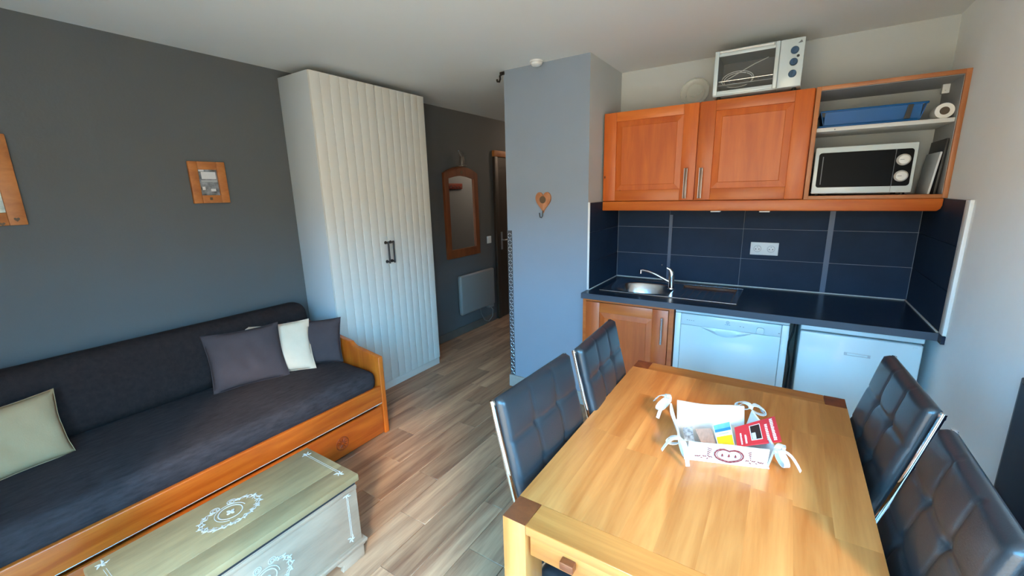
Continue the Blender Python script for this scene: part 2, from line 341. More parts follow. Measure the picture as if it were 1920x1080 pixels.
# ---- splashback tiles (parts of their walls)
rows = [ZK, 1.087, 1.293, 1.495]
cols = [XB + .012, -0.74, -0.246, 0.24, XR - .012]
sp = struct('splashback_bed', B(XB, XR, YK - .006, YK, ZK - .03, 1.495), 'grout', wk)
for r in range(3):
    for c in range(4):
        struct('tile', B(cols[c] + .0012, cols[c + 1] - .0012, YK - .0085, YK - .006, rows[r] + .0014, rows[r + 1] - .0014), 'tile_dark', wk, bevel=.001, seg=1)
wl_side = struct('wall_tiling_left', B(XB, XB + .004, YP + .002, YK - .014, ZK - .03, 1.495), 'grout', label='grout bed of the tiled return beside the sink')
wr_side = struct('wall_tiling_right', B(XR - .004, XR, 2.637, YK - .014, ZK - .03, 1.495), 'grout', label='grout bed of the tiled return on the right wall')
for r in range(3):
    struct('tile', B(XB + .004, XB + .012, YP + .006, YK - .015, rows[r] + .0014, rows[r + 1] - .0014), 'tile_dark', wl_side, bevel=.001, seg=1)
    struct('tile', B(XR - .012, XR - .004, 2.638, YK - .015, rows[r] + .0014, rows[r + 1] - .0014), 'tile_dark', wr_side, bevel=.001, seg=1)
struct('edge_trim', B(XB - .001, XB + .013, YP - .003, YP + .006, ZK + .002, 1.498), 'white_plastic', wl_side, bevel=.002)
struct('edge_trim', B(XR - .014, XR, 2.582, 2.637, ZK + .002, 1.498), 'white_plastic', wr_side, bevel=.002)
for (xc, w, zt) in ((-0.7285, .022, 1.385), (0.238, .028, 1.44)):
    struct('metal_strip', B(xc - w / 2, xc + w / 2, YK - .0105, YK - .008, ZK + .004, zt), 'strip_grey', wk)

# ---- hallway door on the left wall
dr = struct('door_1', B(XL, XL + .02, 4.34, 5.12, 0.0, 2.0), 'door_brown', label='dark brown hallway door in a wooden frame')
struct('door_frame', B(XL, XL + .035, 4.27, 5.19, 2.0, 2.07), 'frame_wood', dr, bevel=.004)
for a, b in ((4.27, 4.34), (5.12, 5.19)): struct('door_jamb', B(XL, XL + .035, a, b, 0, 2.0), 'door_brown', dr, bevel=.004)
hp = struct('door_handle', B(XL + .02, XL + .027, 4.375, 4.41, .88, 1.10), 'brushed', dr, bevel=.002)
struct('lever', MB().tube([(XL + .027, 4.392, 1.0), (XL + .07, 4.392, 1.0), (XL + .075, 4.43, 1.0), (XL + .075, 4.50, 1.0)], .008), 'brushed', hp, smooth=True)

# ================================================================ HALLWAY THINGS
t = thing('wall_mirror', 'arched wooden framed mirror on the dark hallway wall', 'mirror', (XL, 3.65, .89))
yc = 3.65
def arch(hw, zb, zs, zp, n=14, sh=.0):
    pts = [(yc - hw, zb), (yc + hw, zb), (yc + hw, zs)]
    for i in range(1, n): a = i / n; y = yc + hw - 2 * hw * a; pts.append((y, zs + (zp - zs) * math.sin(PI * a) ** .8))
    pts.append((yc - hw, zs)); return pts
outer = arch(.28, .895, 1.79, 1.86); inner = [(yc - .215, .985), (yc + .215, .985), (yc + .215, 1.735)] + [(yc + .215 - .43 * i / 14, 1.735 + .03 * math.sin(PI * i / 14)) for i in range(1, 14)] + [(yc - .215, 1.735)]
n = len(outer); mb = MB()
vs = [(XL + .03, *p) for p in outer] + [(XL + .03, *p) for p in inner] + [(XL + .001, *p) for p in outer] + [(XL + .012, *p) for p in inner]
fs = []
for i in range(n):
    j = (i + 1) % n
    fs += [(i, j, n + j, n + i), (i, 2 * n + i, 2 * n + j, j), (n + i, n + j, 3 * n + j, 3 * n + i)]
fs.append(tuple(range(2 * n, 3 * n)))
mb.add(vs, fs); obj('frame', mb, 'mirror_wood', t, smooth=True)
obj('glass', MB().prism(inner, 'x', XL + .008, XL + .013), 'mirror', t)
hb = MB().prism([(yc + .022 * math.cos(a) * (1 if k else 1), 1.80 + .02 * math.sin(a)) for k, a in enumerate([PI * 2 * q / 10 for q in range(10)])], 'x', XL + .0295, XL + .0315)
obj('carved_heart', hb, 'burn_dark', t)
f = thing('figurine', 'small pale glass figurine standing on top of the hallway mirror', 'figurine', (XL + .03, 3.65, 1.862))
obj('foot', MB().lathe([(.045, 0), (.045, .012), (.02, .018)], (XL + .05, 3.65, 1.862), n=16), 'porcelain', f, smooth=True)
obj('body', MB().lathe([(.02, .018), (.026, .05), (.022, .09), (.014, .11)], (XL + .05, 3.645, 1.862), n=14).tube([(XL + .05, 3.645, 1.96), (XL + .05, 3.62, 1.99), (XL + .05, 3.595, 2.02)], [.018, .02, .006]), 'porcelain', f, smooth=True)
t = thing('coat_rack', 'dark red wooden coat rack on the hall side of the partition', 'coat rack', (XA, 4.95, 1.65))
obj('board', B(XA - .02, XA, 4.78, 5.12, 1.65, 1.73), 'rack_red', t, bevel=.004)
for k in range(4): obj('hook', MB().tube([(XA - .02, 4.83 + .08 * k, 1.68), (XA - .05, 4.83 + .08 * k, 1.67), (XA - .06, 4.83 + .08 * k, 1.70)], .005), 'brushed', t, smooth=True)
t = thing('electric_radiator', 'off white flat electric radiator low on the hallway wall', 'radiator', (XL, 3.8, .24))
obj('panel', B(XL + .03, XL + .085, 3.485, 4.125, .245, .695), 'radiator', t, bevel=.022, seg=3)
obj('back_box', B(XL + .001, XL + .032, 3.56, 4.05, .29, .65), 'radiator', t, bevel=.004)
obj('thermostat', B(XL + .03, XL + .08, 4.0, 4.10, .215, .25), 'radiator', t, bevel=.006)
obj('cord', MB().tube([(XL + .05, 4.06, .22), (XL + .06, 4.10, .17), (XL + .06, 4.09, .09), (XL + .05, 4.02, .04), (XL + .04, 3.95, .07), (XL + .03, 3.90, .16), (XL + .02, 3.88, .28)], .005), 'radiator', t, smooth=True)
t = tag(obj('light_switch', MB().box(XL, XL + .010, 4.105, 4.185, .985, 1.07).box(XL + .010, XL + .014, 4.12, 4.17, 1.0, 1.055), 'white_plastic', bevel=.002), 'white square light switch beside the hallway door', 'switch')
t = thing('hall_lamp', 'small round ceiling lamp at the far end of the hallway', 'lamp', (-2.35, 5.55, ZC))
obj('shade', MB().lathe([(.10, 0), (.10, -.02), (.07, -.06), (.02, -.075)], (-2.35, 5.55, ZC), n=20), 'bulb', t, smooth=True)
# corner guard, black hook, detector, heart hook
t = thing('corner_guard', 'grey patterned metal corner strip on the partition edge', 'corner guard', (XA, YP, .10))
obj('angle', MB().box(XA - .003, XA + .040, YP - .003, YP, .102, 1.292).box(XA - .003, XA, YP, YP + .04, .102, 1.292), 'guard_base', t)
k = 0; z = .12
while z < 1.28:
    s = 1 if k % 2 else -1
    for side in (0, 1):
        c = Vector((XA + .011 + .019 * side, YP - .003, z)); d = Vector((.008 * (s if side else -s), 0, .009))
        obj('tread_bar', MB().tube([c - d, c, c + d], [.0012, .0036, .0012], 6), 'guard_bar', t, smooth=True)
    z += .026; k += 1
t = thing('curtain_bracket', 'small black metal bracket at the top corner of the partition', 'bracket', (XA - .01, YP - .005, 2.35))
obj('plate', B(XA - .03, XA + .01, YP - .008, YP, 2.395, 2.418), 'black_metal', t, bevel=.003)
obj('hook', MB().tube([(XA - .01, YP - .01, 2.40), (XA - .012, YP - .03, 2.385), (XA - .010, YP - .03, 2.365), (XA - .018, YP - .03, 2.348), (XA - .035, YP - .03, 2.352), (XA - .038, YP - .03, 2.366)], .007), 'black_metal', t, smooth=True)
t = thing('smoke_detector', 'round white detector on the ceiling above the partition', 'smoke detector', (-1.505, YP - .055, ZC))
obj('base', MB().lathe([(.044, 0), (.044, -.010), (.040, -.012)], (-1.505, YP - .055, ZC), n=28), 'white_plastic', t, smooth=True)
obj('dome', MB().lathe([(.038, -.012), (.036, -.024), (.026, -.031), (.01, -.033)], (-1.505, YP - .055, ZC), n=28), 'white_plastic', t, smooth=True)
def heart2d(w, h, n=40):
    P = []
    for i in range(n):
        a = 2 * PI * i / n
        P.append((w / 2 * math.sin(a) ** 3, h * (13 * math.cos(a) - 5 * math.cos(2 * a) - 2 * math.cos(3 * a) - math.cos(4 * a)) / 29.0))
    return P
t = thing('heart_hook', 'wooden heart with a black metal hook on the partition wall', 'wall hook', (-1.485, YP, 1.39))
obj('heart', MB().prism([(-1.485 + x, 1.512 + z) for x, z in heart2d(.122, .148)], 'y', YP - .016, YP), 'heart_wood', t, bevel=.003)
obj('knot', MB().lathe([(.026, 0), (.02, -.0012)], (-1.487, YP - .016, 1.52), 'y', 16), 'burn_dark', t)
obj('hook', MB().tube([(-1.485, YP - .008, 1.455), (-1.485, YP - .02, 1.43), (-1.486, YP - .022, 1.405), (-1.493, YP - .026, 1.392), (-1.503, YP - .028, 1.396), (-1.506, YP - .028, 1.415), (-1.508, YP - .028, 1.428)], .0035), 'black_metal', t, smooth=True)

# ================================================================ PICTURES ON THE LEFT WALL
def picture(name, label, y0, y1, z0, z1, fw, pm, bm=0):
    t = thing(name, label, 'picture', (XL, (y0 + y1) / 2, z0))
    for a in ((y0, y0 + fw, z0, z1), (y1 - fw, y1, z0, z1), (y0 + fw, y1 - fw, z0, z0 + fw), (y0 + fw, y1 - fw, z1 - fw, z1)):
        obj('frame_bar', B(XL + .001, XL + .022, *a), 'frame_wood', t, bevel=.003)
    obj('photo', B(XL + .001, XL + .008, y0 + fw, y1 - fw, z0 + fw, z1 - fw), pm, t)
    return t
t = picture('framed_photo', 'small light wood frame with a black and white mountain photo', 1.140, 1.338, 1.556, 1.802, .047, 'photo_bw')
for (a, b, c, d) in ((1.20, 1.286, 1.682, 1.694), (1.193, 1.222, 1.745, 1.755), (1.20, 1.216, 1.635, 1.655), (1.245, 1.272, 1.626, 1.642), (1.205, 1.283, 1.70, 1.742)):
    obj('photo_highlight', B(XL + .0081, XL + .0086, a, b, c, d), 'photo_white' if b - a < .08 else 'shelf_grey', t)
obj('burnt_heart', B(XL + .022, XL + .0226, 1.225, 1.24, 1.574, 1.590), 'burn_dark', t)
t = picture('framed_photo', 'larger light wood frame with a pale photo at the left edge', .07, .452, 1.482, 1.886, .058, 'photo_green')
obj('burnt_heart', MB().prism([(.420 + x, 1.508 + z) for x, z in heart2d(.02, .02, 16)], 'x', XL + .022, XL + .0228), 'burn_dark', t)
obj('burnt_heart', MB().prism([(.372 + x, 1.490 + z) for x, z in heart2d(.02, .016, 16)], 'x', XL + .022, XL + .0228), 'burn_dark', t)

# ================================================================ WARDROBE
t = thing('wardrobe', 'tall off white wardrobe with grooved doors and black handles', 'wardrobe', ((XL + XW) / 2, (W1 + W2) / 2, 0))
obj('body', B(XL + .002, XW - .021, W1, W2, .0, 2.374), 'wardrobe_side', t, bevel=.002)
obj('plinth', B(XW - .021, XW - .008, W1 + .002, W2 - .002, 0, .062), 'wardrobe_white', t, bevel=.002)
ym = (W1 + W2) / 2 + .004
obj('door_gap', B(XW - .0209, XW - .0203, ym - .006, ym + .006, .066, 2.372), 'dark_gap', t)
for (a, b) in ((W1 + .001, ym - .0028), (ym + .0028, W2 - .001)):
    d = obj('door', B(XW - .020, XW - .0021, a, b, .066, 2.372), 'wardrobe_white', t)
    nb = 7; w = (b - a) / nb
    for i in range(nb):
        obj('board', B(XW - .005, XW, a + i * w + .0006, a + (i + 1) * w - .0006, .067, 2.371), 'wardrobe_white', d, bevel=.0015, seg=2)
    s = 1 if a > W1 + .1 else -1
    yh = ym + s * .025
    h = obj('handle', MB().tube([(XW + .035, yh, 1.05), (XW + .035, yh, 1.225)], .007, 10), 'black_metal', d, smooth=True)
    for z in (1.062, 1.213): obj('post', MB().tube([(XW, yh, z), (XW + .006, yh, z), (XW + .008, yh, z), (XW + .040, yh, z)], [.013, .012, .0075, .0075], 10), 'black_metal', d, smooth=True)

# ================================================================ DAYBED SOFA
SX, SY0, SY1 = -2.15, -0.32, 1.722
t = thing('daybed', 'pine daybed with dark grey mattress and trundle drawer', 'daybed', (-2.58, .7, 0))
def arm(ya, yb, lab):
    # side board: high at the back, a curved step, then a straight top sloping to the front
    P = [(SX + .0, 0), (SX, .545), (SX - .24, .578), (SX - .268, .590), (SX - .285, .606), (SX - .40, .622), (SX - .62, .66), (SX - .80, .68), (XL + .03, .68), (XL + .03, 0)]
    obj('side_panel', MB().prism(P, 'y', ya, yb), 'pine_up', t, bevel=.006, seg=3)
arm(SY1 - .036, SY1, ''); arm(SY0, SY0 + .036, '')
obj('front_rail', B(SX - .026, SX - .001, SY0 + .036, SY1 - .036, .226, .347), 'pine', t, bevel=.006, seg=3)
obj('rail_glint', MB().tube([(SX - .003, SY0 + .04, .2275), (SX - .003, SY1 - .04, .2275)], .0022, 8), 'white_seal', t, smooth=True)  # white line painting the light reflected off the rail's rounded lower edge
obj('slat_base', B(XL + .03, SX - .028, SY0 + .036, SY1 - .036, .24, .32), 'pine', t)
d = obj('drawer', B(SX - .024, SX - .004, SY0 + .04, SY1 - .041, .012, .203), 'pine', t, bevel=.005)
obj('drawer_box', B(SX - .60, SX - .026, SY0 + .06, SY1 - .06, .02, .18), 'pine', t)
mb = MB(); c = Vector((SX - .004, 1.364, .10))
mb.tube([c + Vector((0, .041 * math.cos(2 * PI * k / 24), .041 * math.sin(2 * PI * k / 24))) for k in range(24)], .0035, 6, closed=True)
for k in range(12):
    a = 2 * PI * k / 12; u = Vector((0, math.cos(a), math.sin(a)))
    mb.tube([c + u * .008, c + u * .02, c + u * .035], [.002, .0045, .002], 6)
obj('rosette', mb, 'rosette_wood', d, smooth=True)
def softbox(x0, x1, y0, y1, z0, z1, r, n=5, puff=0.0, wr=0.0, seed=0):
    """box with generously rounded edges, built as a subdivided cube pushed outward; puff bulges the top"""
    rnd = random.Random(seed); mb = MB()
    cx, cy, cz = (x0 + x1) / 2, (y0 + y1) / 2, (z0 + z1) / 2; hx, hy, hz = (x1 - x0) / 2, (y1 - y0) / 2, (z1 - z0) / 2
    ph = [rnd.uniform(0, 6.28) for _ in range(6)]
    def axis_pts(h):
        m = max(2, int(2 * (h - r) / .07)); inner = [-(h - r) + 2 * (h - r) * i / m for i in range(m + 1)]
        cap = [r * math.sin(PI / 2 * i / n) for i in range(1, n + 1)]
        return [-(h - r) - c for c in cap[::-1]] + inner + [(h - r) + c for c in cap]
    X, Y, Z = axis_pts(hx), axis_pts(hy), axis_pts(hz)
    def push(p):
        q = Vector([max(-(h - r), min(h - r, c)) for c, h in zip(p, (hx, hy, hz))]); d = Vector(p) - q
        m = max(abs(c) for c in d)
        if d.length > 1e-9: d = d.normalized() * r if m > r * .999 else d
        p2 = q + d
        if puff: p2.z += puff * (1 - (p2.x / hx) ** 2) * (1 - (p2.y / hy) ** 6) * (1 if p2.z > 0 else 0)
        if wr: p2 += Vector((0, 0, 1)) * wr * math.sin(9 * p2.y + ph[0]) * math.sin(13 * p2.x + ph[1]) * (1 if p2.z > 0 else 0)
        return (cx + p2.x, cy + p2.y, cz + p2.z)
    def face(A, Bv, fn):
        na, nb = len(A) - 1, len(Bv) - 1
        vs = [push(fn(A[i], Bv[j])) for j in range(nb + 1) for i in range(na + 1)]
        mb.add(vs, [(j * (na + 1) + i, j * (na + 1) + i + 1, (j + 1) * (na + 1) + i + 1, (j + 1) * (na + 1) + i) for j in range(nb) for i in range(na)])
    for s in (-1, 1):
        face(X, Y, lambda a, b: (a, b, s * hz)); face(X, Z, lambda a, b: (a, s * hy, b)); face(Y, Z, lambda a, b: (s * hx, a, b))
    return mb
obj('mattress', softbox(XL + .03, SX - .012, SY0 + .04, SY1 - .042, .32, .462, .058, puff=.012, wr=.004, seed=3), 'fabric_dark', t, smooth=True, merge=True, angle=80)
mb = softbox(-.10, .10, SY0 + .05, 1.665, 0, .40, .085, seed=5)
mb.xf(Matrix.Translation((-2.875, 0, .452)) @ Matrix.Rotation(math.radians(-7), 4, 'Y'))
obj('back_cushion', mb, 'fabric_back', t, smooth=True, merge=True, angle=80)

def pillow(name, label, m, bl, br, lean, h, T, seed, cat='cushion', group='cushions on the daybed'):
    """bl, br: bottom corners; lean: horizontal shift of the top edge; h: height of the top edge above the bottom"""
    rnd = random.Random(seed); bl, br = Vector(bl), Vector(br); U = br - bl; w = U.length; U.normalize()
    V = Vector((lean[0], lean[1], h)); H = V.length; V.normalize(); N = U.cross(V).normalized()
    c = (bl + br) / 2 + V * (H / 2); ph = [rnd.uniform(0, 6.28) for _ in range(8)]
    def pt(u, v, s):
        a, b = 2 * u - 1, 2 * v - 1
        k = 1 - .075 * (1 - b * b); l = 1 - .075 * (1 - a * a)
        th = T * ((1 - a ** 4) * (1 - b ** 4)) ** .55 * (.82 + .18 * math.sin(2.2 * a + ph[0]) * math.sin(2.0 * b + ph[1]))
        th += .0035 * math.sin(11 * a + 5 * b + ph[2]) * (1 - a * a) * (1 - b * b)
        edge = .006 * math.sin(9 * a + ph[3]) * abs(b) ** 3 + .006 * math.sin(8 * b + ph[4]) * abs(a) ** 3
        return c + U * (a * w / 2 * k) + V * (b * H / 2 * l) + N * (s * th + edge * .4)
    mb = MB()
    for s in (-1, 1): mb.grid(lambda u, v: pt(u, v, s), 24, 24)
    seam = []
    for (f0, f1) in (((0, 0), (1, 0)), ((1, 0), (1, 1)), ((1, 1), (0, 1)), ((0, 1), (0, 0))):
        for i in range(14): q = i / 14; seam.append(pt(f0[0] + (f1[0] - f0[0]) * q, f0[1] + (f1[1] - f0[1]) * q, 0))
    t = obj(name, mb, m, None, smooth=True, merge=True, angle=80)
    tag(t, label, cat, group)
    obj('seam', MB().tube(seam, .002, 6, closed=True), m, t, smooth=True)
    return t
pillow('cushion', 'cream cushion alone at the left end of the daybed', 'pillow_cream', (-2.57, -.03, .467), (-2.63, .352, .467), (-.11, .0), .285, .065, 1)
pillow('cushion', 'small dark grey cushion in the corner against the daybed end panel', 'pillow_grey', (-2.70, 1.40, .467), (-2.475, 1.648, .467), (-.045, .05), .30, .05, 4)
pillow('cushion', 'ivory white cushion squeezed between two dark grey cushions', 'pillow_ivory', (-2.735, 1.16, .467), (-2.535, 1.487, .467), (-.10, .05), .315, .045, 3)
pillow('cushion', 'large dark grey cushion leaning in front of the white one', 'pillow_grey', (-2.70, .945, .467), (-2.58, 1.335, .467), (-.10, .02), .335, .055, 2)

# ================================================================ PAINTED CHEST
CX0, CX1, CY0, CY1 = -1.80, -1.450, .205, .955
t = thing('painted_chest', 'grey green painted wooden chest with white heart ornaments', 'chest', (-1.63, .58, 0))
obj('body', B(CX0, CX1, CY0, CY1, .075, .366), 'chest_front', t, bevel=.002)
obj('lid_board', B(CX0 - .022, -1.556, CY0 - .018, CY1 + .014, .380, .410), 'chest_lid', t, bevel=.004)
obj('lid_board', B(-1.5555, CX1 + .008, CY0 - .018, CY1 + .014, .380, .410), 'chest_lid', t, bevel=.004)
obj('lid_gap', B(CX0 + .002, CX1 - .001, CY0 + .002, CY1 - .002, .366, .380), 'dark_gap', t)
obj('front_molding', B(CX1, CX1 + .004, CY0, CY1, .346, .364), 'chest_front', t, bevel=.0015)
for (a, b, r) in ((.075, .092, .018), (.062, .076, .010)):
    obj('base_molding', B(CX0 - r, CX1 + r, CY0 - r, CY1 + r, a, b), 'chest_front', t, bevel=.005, seg=3)
def foot(y0, y1, flip):
    # bracket foot with a curled inner end
    P = [(y0, 0), (y0, .063), (y1, .063), (y1, .050), (y1 - .012 * flip, .036), (y1 - .03 * flip, .03), (y1 - .022 * flip, .0)]
    return P
for xx in (CX1 + .002, CX0 - .002):
    a, b = (xx - .022, xx) if xx > -1.6 else (xx, xx + .022)
    obj('foot', MB().prism(foot(CY1 + .004, CY1 - .13, -1), 'x', a, b), 'chest_front', t, bevel=.002)
    obj('foot', MB().prism(foot(CY0 - .004, CY0 + .13, 1), 'x', a, b), 'chest_front', t, bevel=.002)
for yy in (CY1 + .002, CY0 - .002):
    a, b = (yy - .02, yy) if yy > .5 else (yy, yy + .02)
    obj('foot', MB().prism([(CX0 + .02, 0), (CX0 + .02, .063), (CX0 + .10, .063), (CX0 + .07, 0)], 'y', a, b), 'chest_front', t)
    obj('foot', MB().prism([(CX1 - .02, 0), (CX1 - .02, .063), (CX1 - .10, .063), (CX1 - .07, 0)], 'y', a, b), 'chest_front', t)
def frame3(o, u, v, n): o, u, v, n = Vector(o), Vector(u), Vector(v), Vector(n); return lambda a, b, k=.0015: o + u * a + v * b + n * k
def heart_orn(F, w, h, n):
    mb = MB(); fl = (tuple(n), .45); rnd = random.Random(5)
    def heartpt(a, k=1.0):                                          # shield-like heart: notch on top, broad rounded foot
        b = (a + PI) % (2 * PI) - PI; r = (1 - .42 * math.exp(-(b / .42) ** 2)) * (1 + .10 * math.cos(2 * b + PI) + .06 * math.exp(-((abs(b) - PI) / .35) ** 2))
        return (r * k * w / 2 * math.sin(b), r * k * h / 2 * math.cos(b))
    N = 72
    for k0, r0, st in ((1.0, .0027, 2.1), (.90, .0013, 1.3)):
        pts = [F(*heartpt(2 * PI * i / N, k0 + .045 * math.sin(i * st))) for i in range(6, N - 5)]
        mb.tube(pts, [r0 * (1 + .5 * math.sin(i * 1.7)) for i in range(len(pts))], 6, flat=fl)
    for i in range(8, N - 7, 2):                                    # leaf tips along the outline
        a = 2 * PI * i / N; p = heartpt(a, .97); q = heartpt(a + .05, 1.13 if i % 4 else .80)
        mb.tube([F(*p), F((p[0] + q[0]) / 2 + .002, (p[1] + q[1]) / 2), F(*q)], [.0022, .0034, .0008], 6, flat=fl)
    for s in (-1, 1):                                               # spirals at the notch
        sp = [F(s * (.15 * w + (.095 - .075 * k / 22) * w * math.cos(k * .5)), h * .40 + (.095 - .075 * k / 22) * w * math.sin(k * .5) * .9) for k in range(23)]
        mb.tube(sp, .0019, 6, flat=fl)
    for r, rr in ((.205, .0024), (.265, .0016)):
        ring = [F(r * w * math.cos(2 * PI * k / 28) * 1.05, r * w * math.sin(2 * PI * k / 28) + h * .02) for k in range(28 if r < .25 else 20)]
        mb.tube(ring, rr, 6, closed=r < .25, flat=fl)
    for k in range(4):                                              # clover in the middle
        a = PI / 2 * k + .4; mb.tube([F(0, h * .02), F(.05 * w * math.cos(a), .05 * w * math.sin(a) + h * .02), F(.085 * w * math.cos(a), .085 * w * math.sin(a) + h * .02)], [.003, .0065, .003], 6, flat=fl)
    return mb
def corner_orn(F, n, s=1.0, rot=0.0):
    mb = MB(); fl = (tuple(n), .45)
    for k, l in enumerate((.030, .020, .024, .018, .026)):
        a = rot + 2 * PI * k / 5; l *= s
        mb.tube([F(0, 0), F(l * .5 * math.cos(a), l * .5 * math.sin(a)), F(l * math.cos(a + .3), l * math.sin(a + .3))], [.002 * s, .0048 * s, .0012 * s], 6, flat=fl)
    mb.lathe([(.006 * s, 0), (.005 * s, .002), (.001, .003)], (0, 0, 0)) if False else None
    return mb
nz_, nx_ = (0, 0, 1), (1, 0, 0)
obj('heart_ornament', heart_orn(frame3((-1.672, .567, .410), (0, 1, 0), (-1, 0, 0), nz_), .185, .150, nz_), 'chest_paint', t, smooth=True)
obj('heart_ornament', heart_orn(frame3((CX1, .56, .232), (0, 1, 0), (0, 0, 1), nx_), .165, .150, nx_), 'chest_paint', t, smooth=True)
for (x, y, r) in ((-1.769, .932, .4), (-1.513, .928, 2.2), (-1.786, .225, 1.1), (-1.513, .225, 3.0)):
    obj('corner_ornament', corner_orn(frame3((x, y, .410), (0, 1, 0), (-1, 0, 0), nz_), nz_, .85, r), 'chest_paint', t, smooth=True)
for y in (.928, .935, .222, .229): obj('border_line', MB().tube([(-1.755, y, .4102), (-1.53, y, .4102)], .0008, 6), 'chest_paint', t)
for (y, z, r) in ((.908, .342, .4), (.906, .125, 2.2), (.25, .342, 1.1), (.25, .125, 3.0)):
    obj('corner_ornament', corner_orn(frame3((CX1, y, z), (0, 1, 0), (0, 0, 1), nx_), nx_, .8, r), 'chest_paint', t, smooth=True)
for y in (.905, .911, .247, .253): obj('border_line', MB().tube([(CX1 + .0006, y, .325), (CX1 + .0006, y, .14)], .0008, 6), 'chest_paint', t)
obj('worn_edge', MB().tube([(CX1 + .0004, .29, .345), (CX1 + .0004, .87, .345)], .0012, 6, flat=((1, 0, 0), .4)), 'chest_paint', t)

# ================================================================ KITCHEN: WALL UNITS
def panel_door(parent, x0, x1, z0, z1, yf, wv, wh, hx, hz0, hz1, fw=.088, flat=True):
    """framed door facing -y: stiles, rails, raised panel, bar handle"""
    d = obj('door', B(x0 + .004, x1 - .004, yf + .010, yf + .020, z0 + .004, z1 - .004), wv, parent)
    obj('stile', B(x0, x0 + fw, yf, yf + .019, z0, z1), wv, d, bevel=.003); obj('stile', B(x1 - fw, x1, yf, yf + .019, z0, z1), wv, d, bevel=.003)
    obj('rail', B(x0 + fw, x1 - fw, yf, yf + .019, z0, z0 + fw * .8), wh, d, bevel=.002); obj('rail', B(x0 + fw, x1 - fw, yf, yf + .019, z1 - fw * .68, z1), wh, d, bevel=.002)
    a0, a1, b0, b1 = x0 + fw, x1 - fw, z0 + fw * .8, z1 - fw * .68; k = .036
    ring = lambda o, y: [(a0 + o, y, b0 + o), (a1 - o, y, b0 + o), (a1 - o, y, b1 - o), (a0 + o, y, b1 - o)]
    vs = ring(0, yf + .010) + ring(k, yf + .004) + ring(k + .003, yf + .0015)
    fs = [(i + 4 * q, (i + 1) % 4 + 4 * q, (i + 1) % 4 + 4 + 4 * q, i + 4 + 4 * q) for q in (0, 1) for i in range(4)] + [(8, 9, 10, 11)]
    obj('panel', MB().add(vs, fs), wv, d)
    if flat:
        obj('handle', B(hx - .008, hx + .008, yf - .030, yf - .022, hz0, hz1), 'bronze', d, bevel=.001)
        for q in (-1, 1): obj('handle_edge', B(hx + q * .009 - .001, hx + q * .009 + .001, yf - .0305, yf - .0215, hz0, hz1), 'brushed', d)
    else: obj('handle', MB().tube([(hx, yf - .026, hz0), (hx, yf - .026, hz1)], .0075, 10), 'steel', d, smooth=True)
    for z in (hz0 + .02, hz1 - .02): obj('post', MB().tube([(hx, yf, z), (hx, yf - .026, z)], .004, 8), 'steel', d, smooth=True)
    return d
t = thing('wall_cabinet', 'wooden two door wall cabinet with steel bar handles', 'cabinet', (-.55, 3.15, 1.495))
obj('body', B(-1.130, .064, YU + .021, YK - .001, 1.498, 2.088), 'cherry_v', t, bevel=.001)
panel_door(t, -1.130, -.521, 1.500, 2.089, YU, 'cherry_v', 'cherry_h', -.572, 1.512, 1.700)
panel_door(t, -.513, .060, 1.500, 2.089, YU, 'cherry_v', 'cherry_h', -.482, 1.512, 1.698)
for kx, kz in ((-1.118, 1.665), (-1.008, 1.565)): obj('wood_knot', MB().lathe([(.007, 0), (.006, -.0006)], (0, 0, 0), 'y', 12).xf(Matrix.Translation((kx, YU - (.0002 if kx < -1.1 else -.0085), kz)) @ Matrix.Diagonal((.7, 1, 1.4, 1))), 'knot_wood', t)
obj('side_filler', B(XB + .0125, -1.131, YU + .01, YU + .03, 1.50, 2.089), 'white_plastic', t)
t = thing('open_shelf_unit', 'open wooden framed shelf unit holding the microwave', 'shelf unit', (.36, 3.15, 1.495))
XS0, XS1 = .066, XR - .001
obj('side_panel', B(XS0, XS0 + .022, YU, YK - .001, 1.497, 2.090), 'shelf_edge', t, bevel=.001)
obj('side_panel', B(XS1 - .020, XS1, YU - .002, YK - .001, 1.497, 2.090), 'shelf_edge', t, bevel=.001)
obj('side_lining', B(XS1 - .0215, XS1 - .020, YU + .012, YK - .002, 1.516, 2.069), 'shelf_grey', t)
obj('top_panel', B(XS0 + .022, XS1 - .02, YU - .001, YK - .001, 2.070, 2.090), 'shelf_edge', t, bevel=.001)
obj('bottom_panel', B(XS0 + .022, XS1 - .02, YU - .001, YK - .001, 1.497, 1.516), 'shelf_edge', t, bevel=.001)
obj('top_lining', B(XS0 + .022, XS1 - .0215, YU + .012, YK - .002, 2.068, 2.070), 'shelf_grey', t)
obj('shelf', B(XS0 + .0225, XS1 - .022, YU + .03, YK - .002, 1.860, 1.880), 'shelf_white', t, bevel=.001)
obj('shelf_pin', MB().lathe([(.003, 0), (.003, -.004)], (.17, YU + .03, 1.868), 'y', 8), 'mark_grey', t)
t = thing('cabinet_valance', 'long wooden valance board under the wall cabinets', 'valance', (-.25, YU, 1.432))
obj('board', MB().prism([(-1.130, 1.433), (.628, 1.433), (.640, 1.445), (.645, 1.462), (.645, 1.496), (-1.130, 1.496)], 'y', YU - .004, YU + .018), 'cherry_h', t, bevel=.004)
obj('underside', B(-1.129, XR - .014, YU + .02, YK - .016, 1.484, 1.4965), 'cherry_h', t)
for x in (-.386, -.118):
    tag(obj('spot_light', MB().box(x - .028, x + .028, YU + .0, YU + .045, 1.424, 1.432), 'white_plastic', bevel=.003), 'small white light under the valance, %s of the pair' % ('left' if x < -.2 else 'right'), 'light', 'lights under the valance')
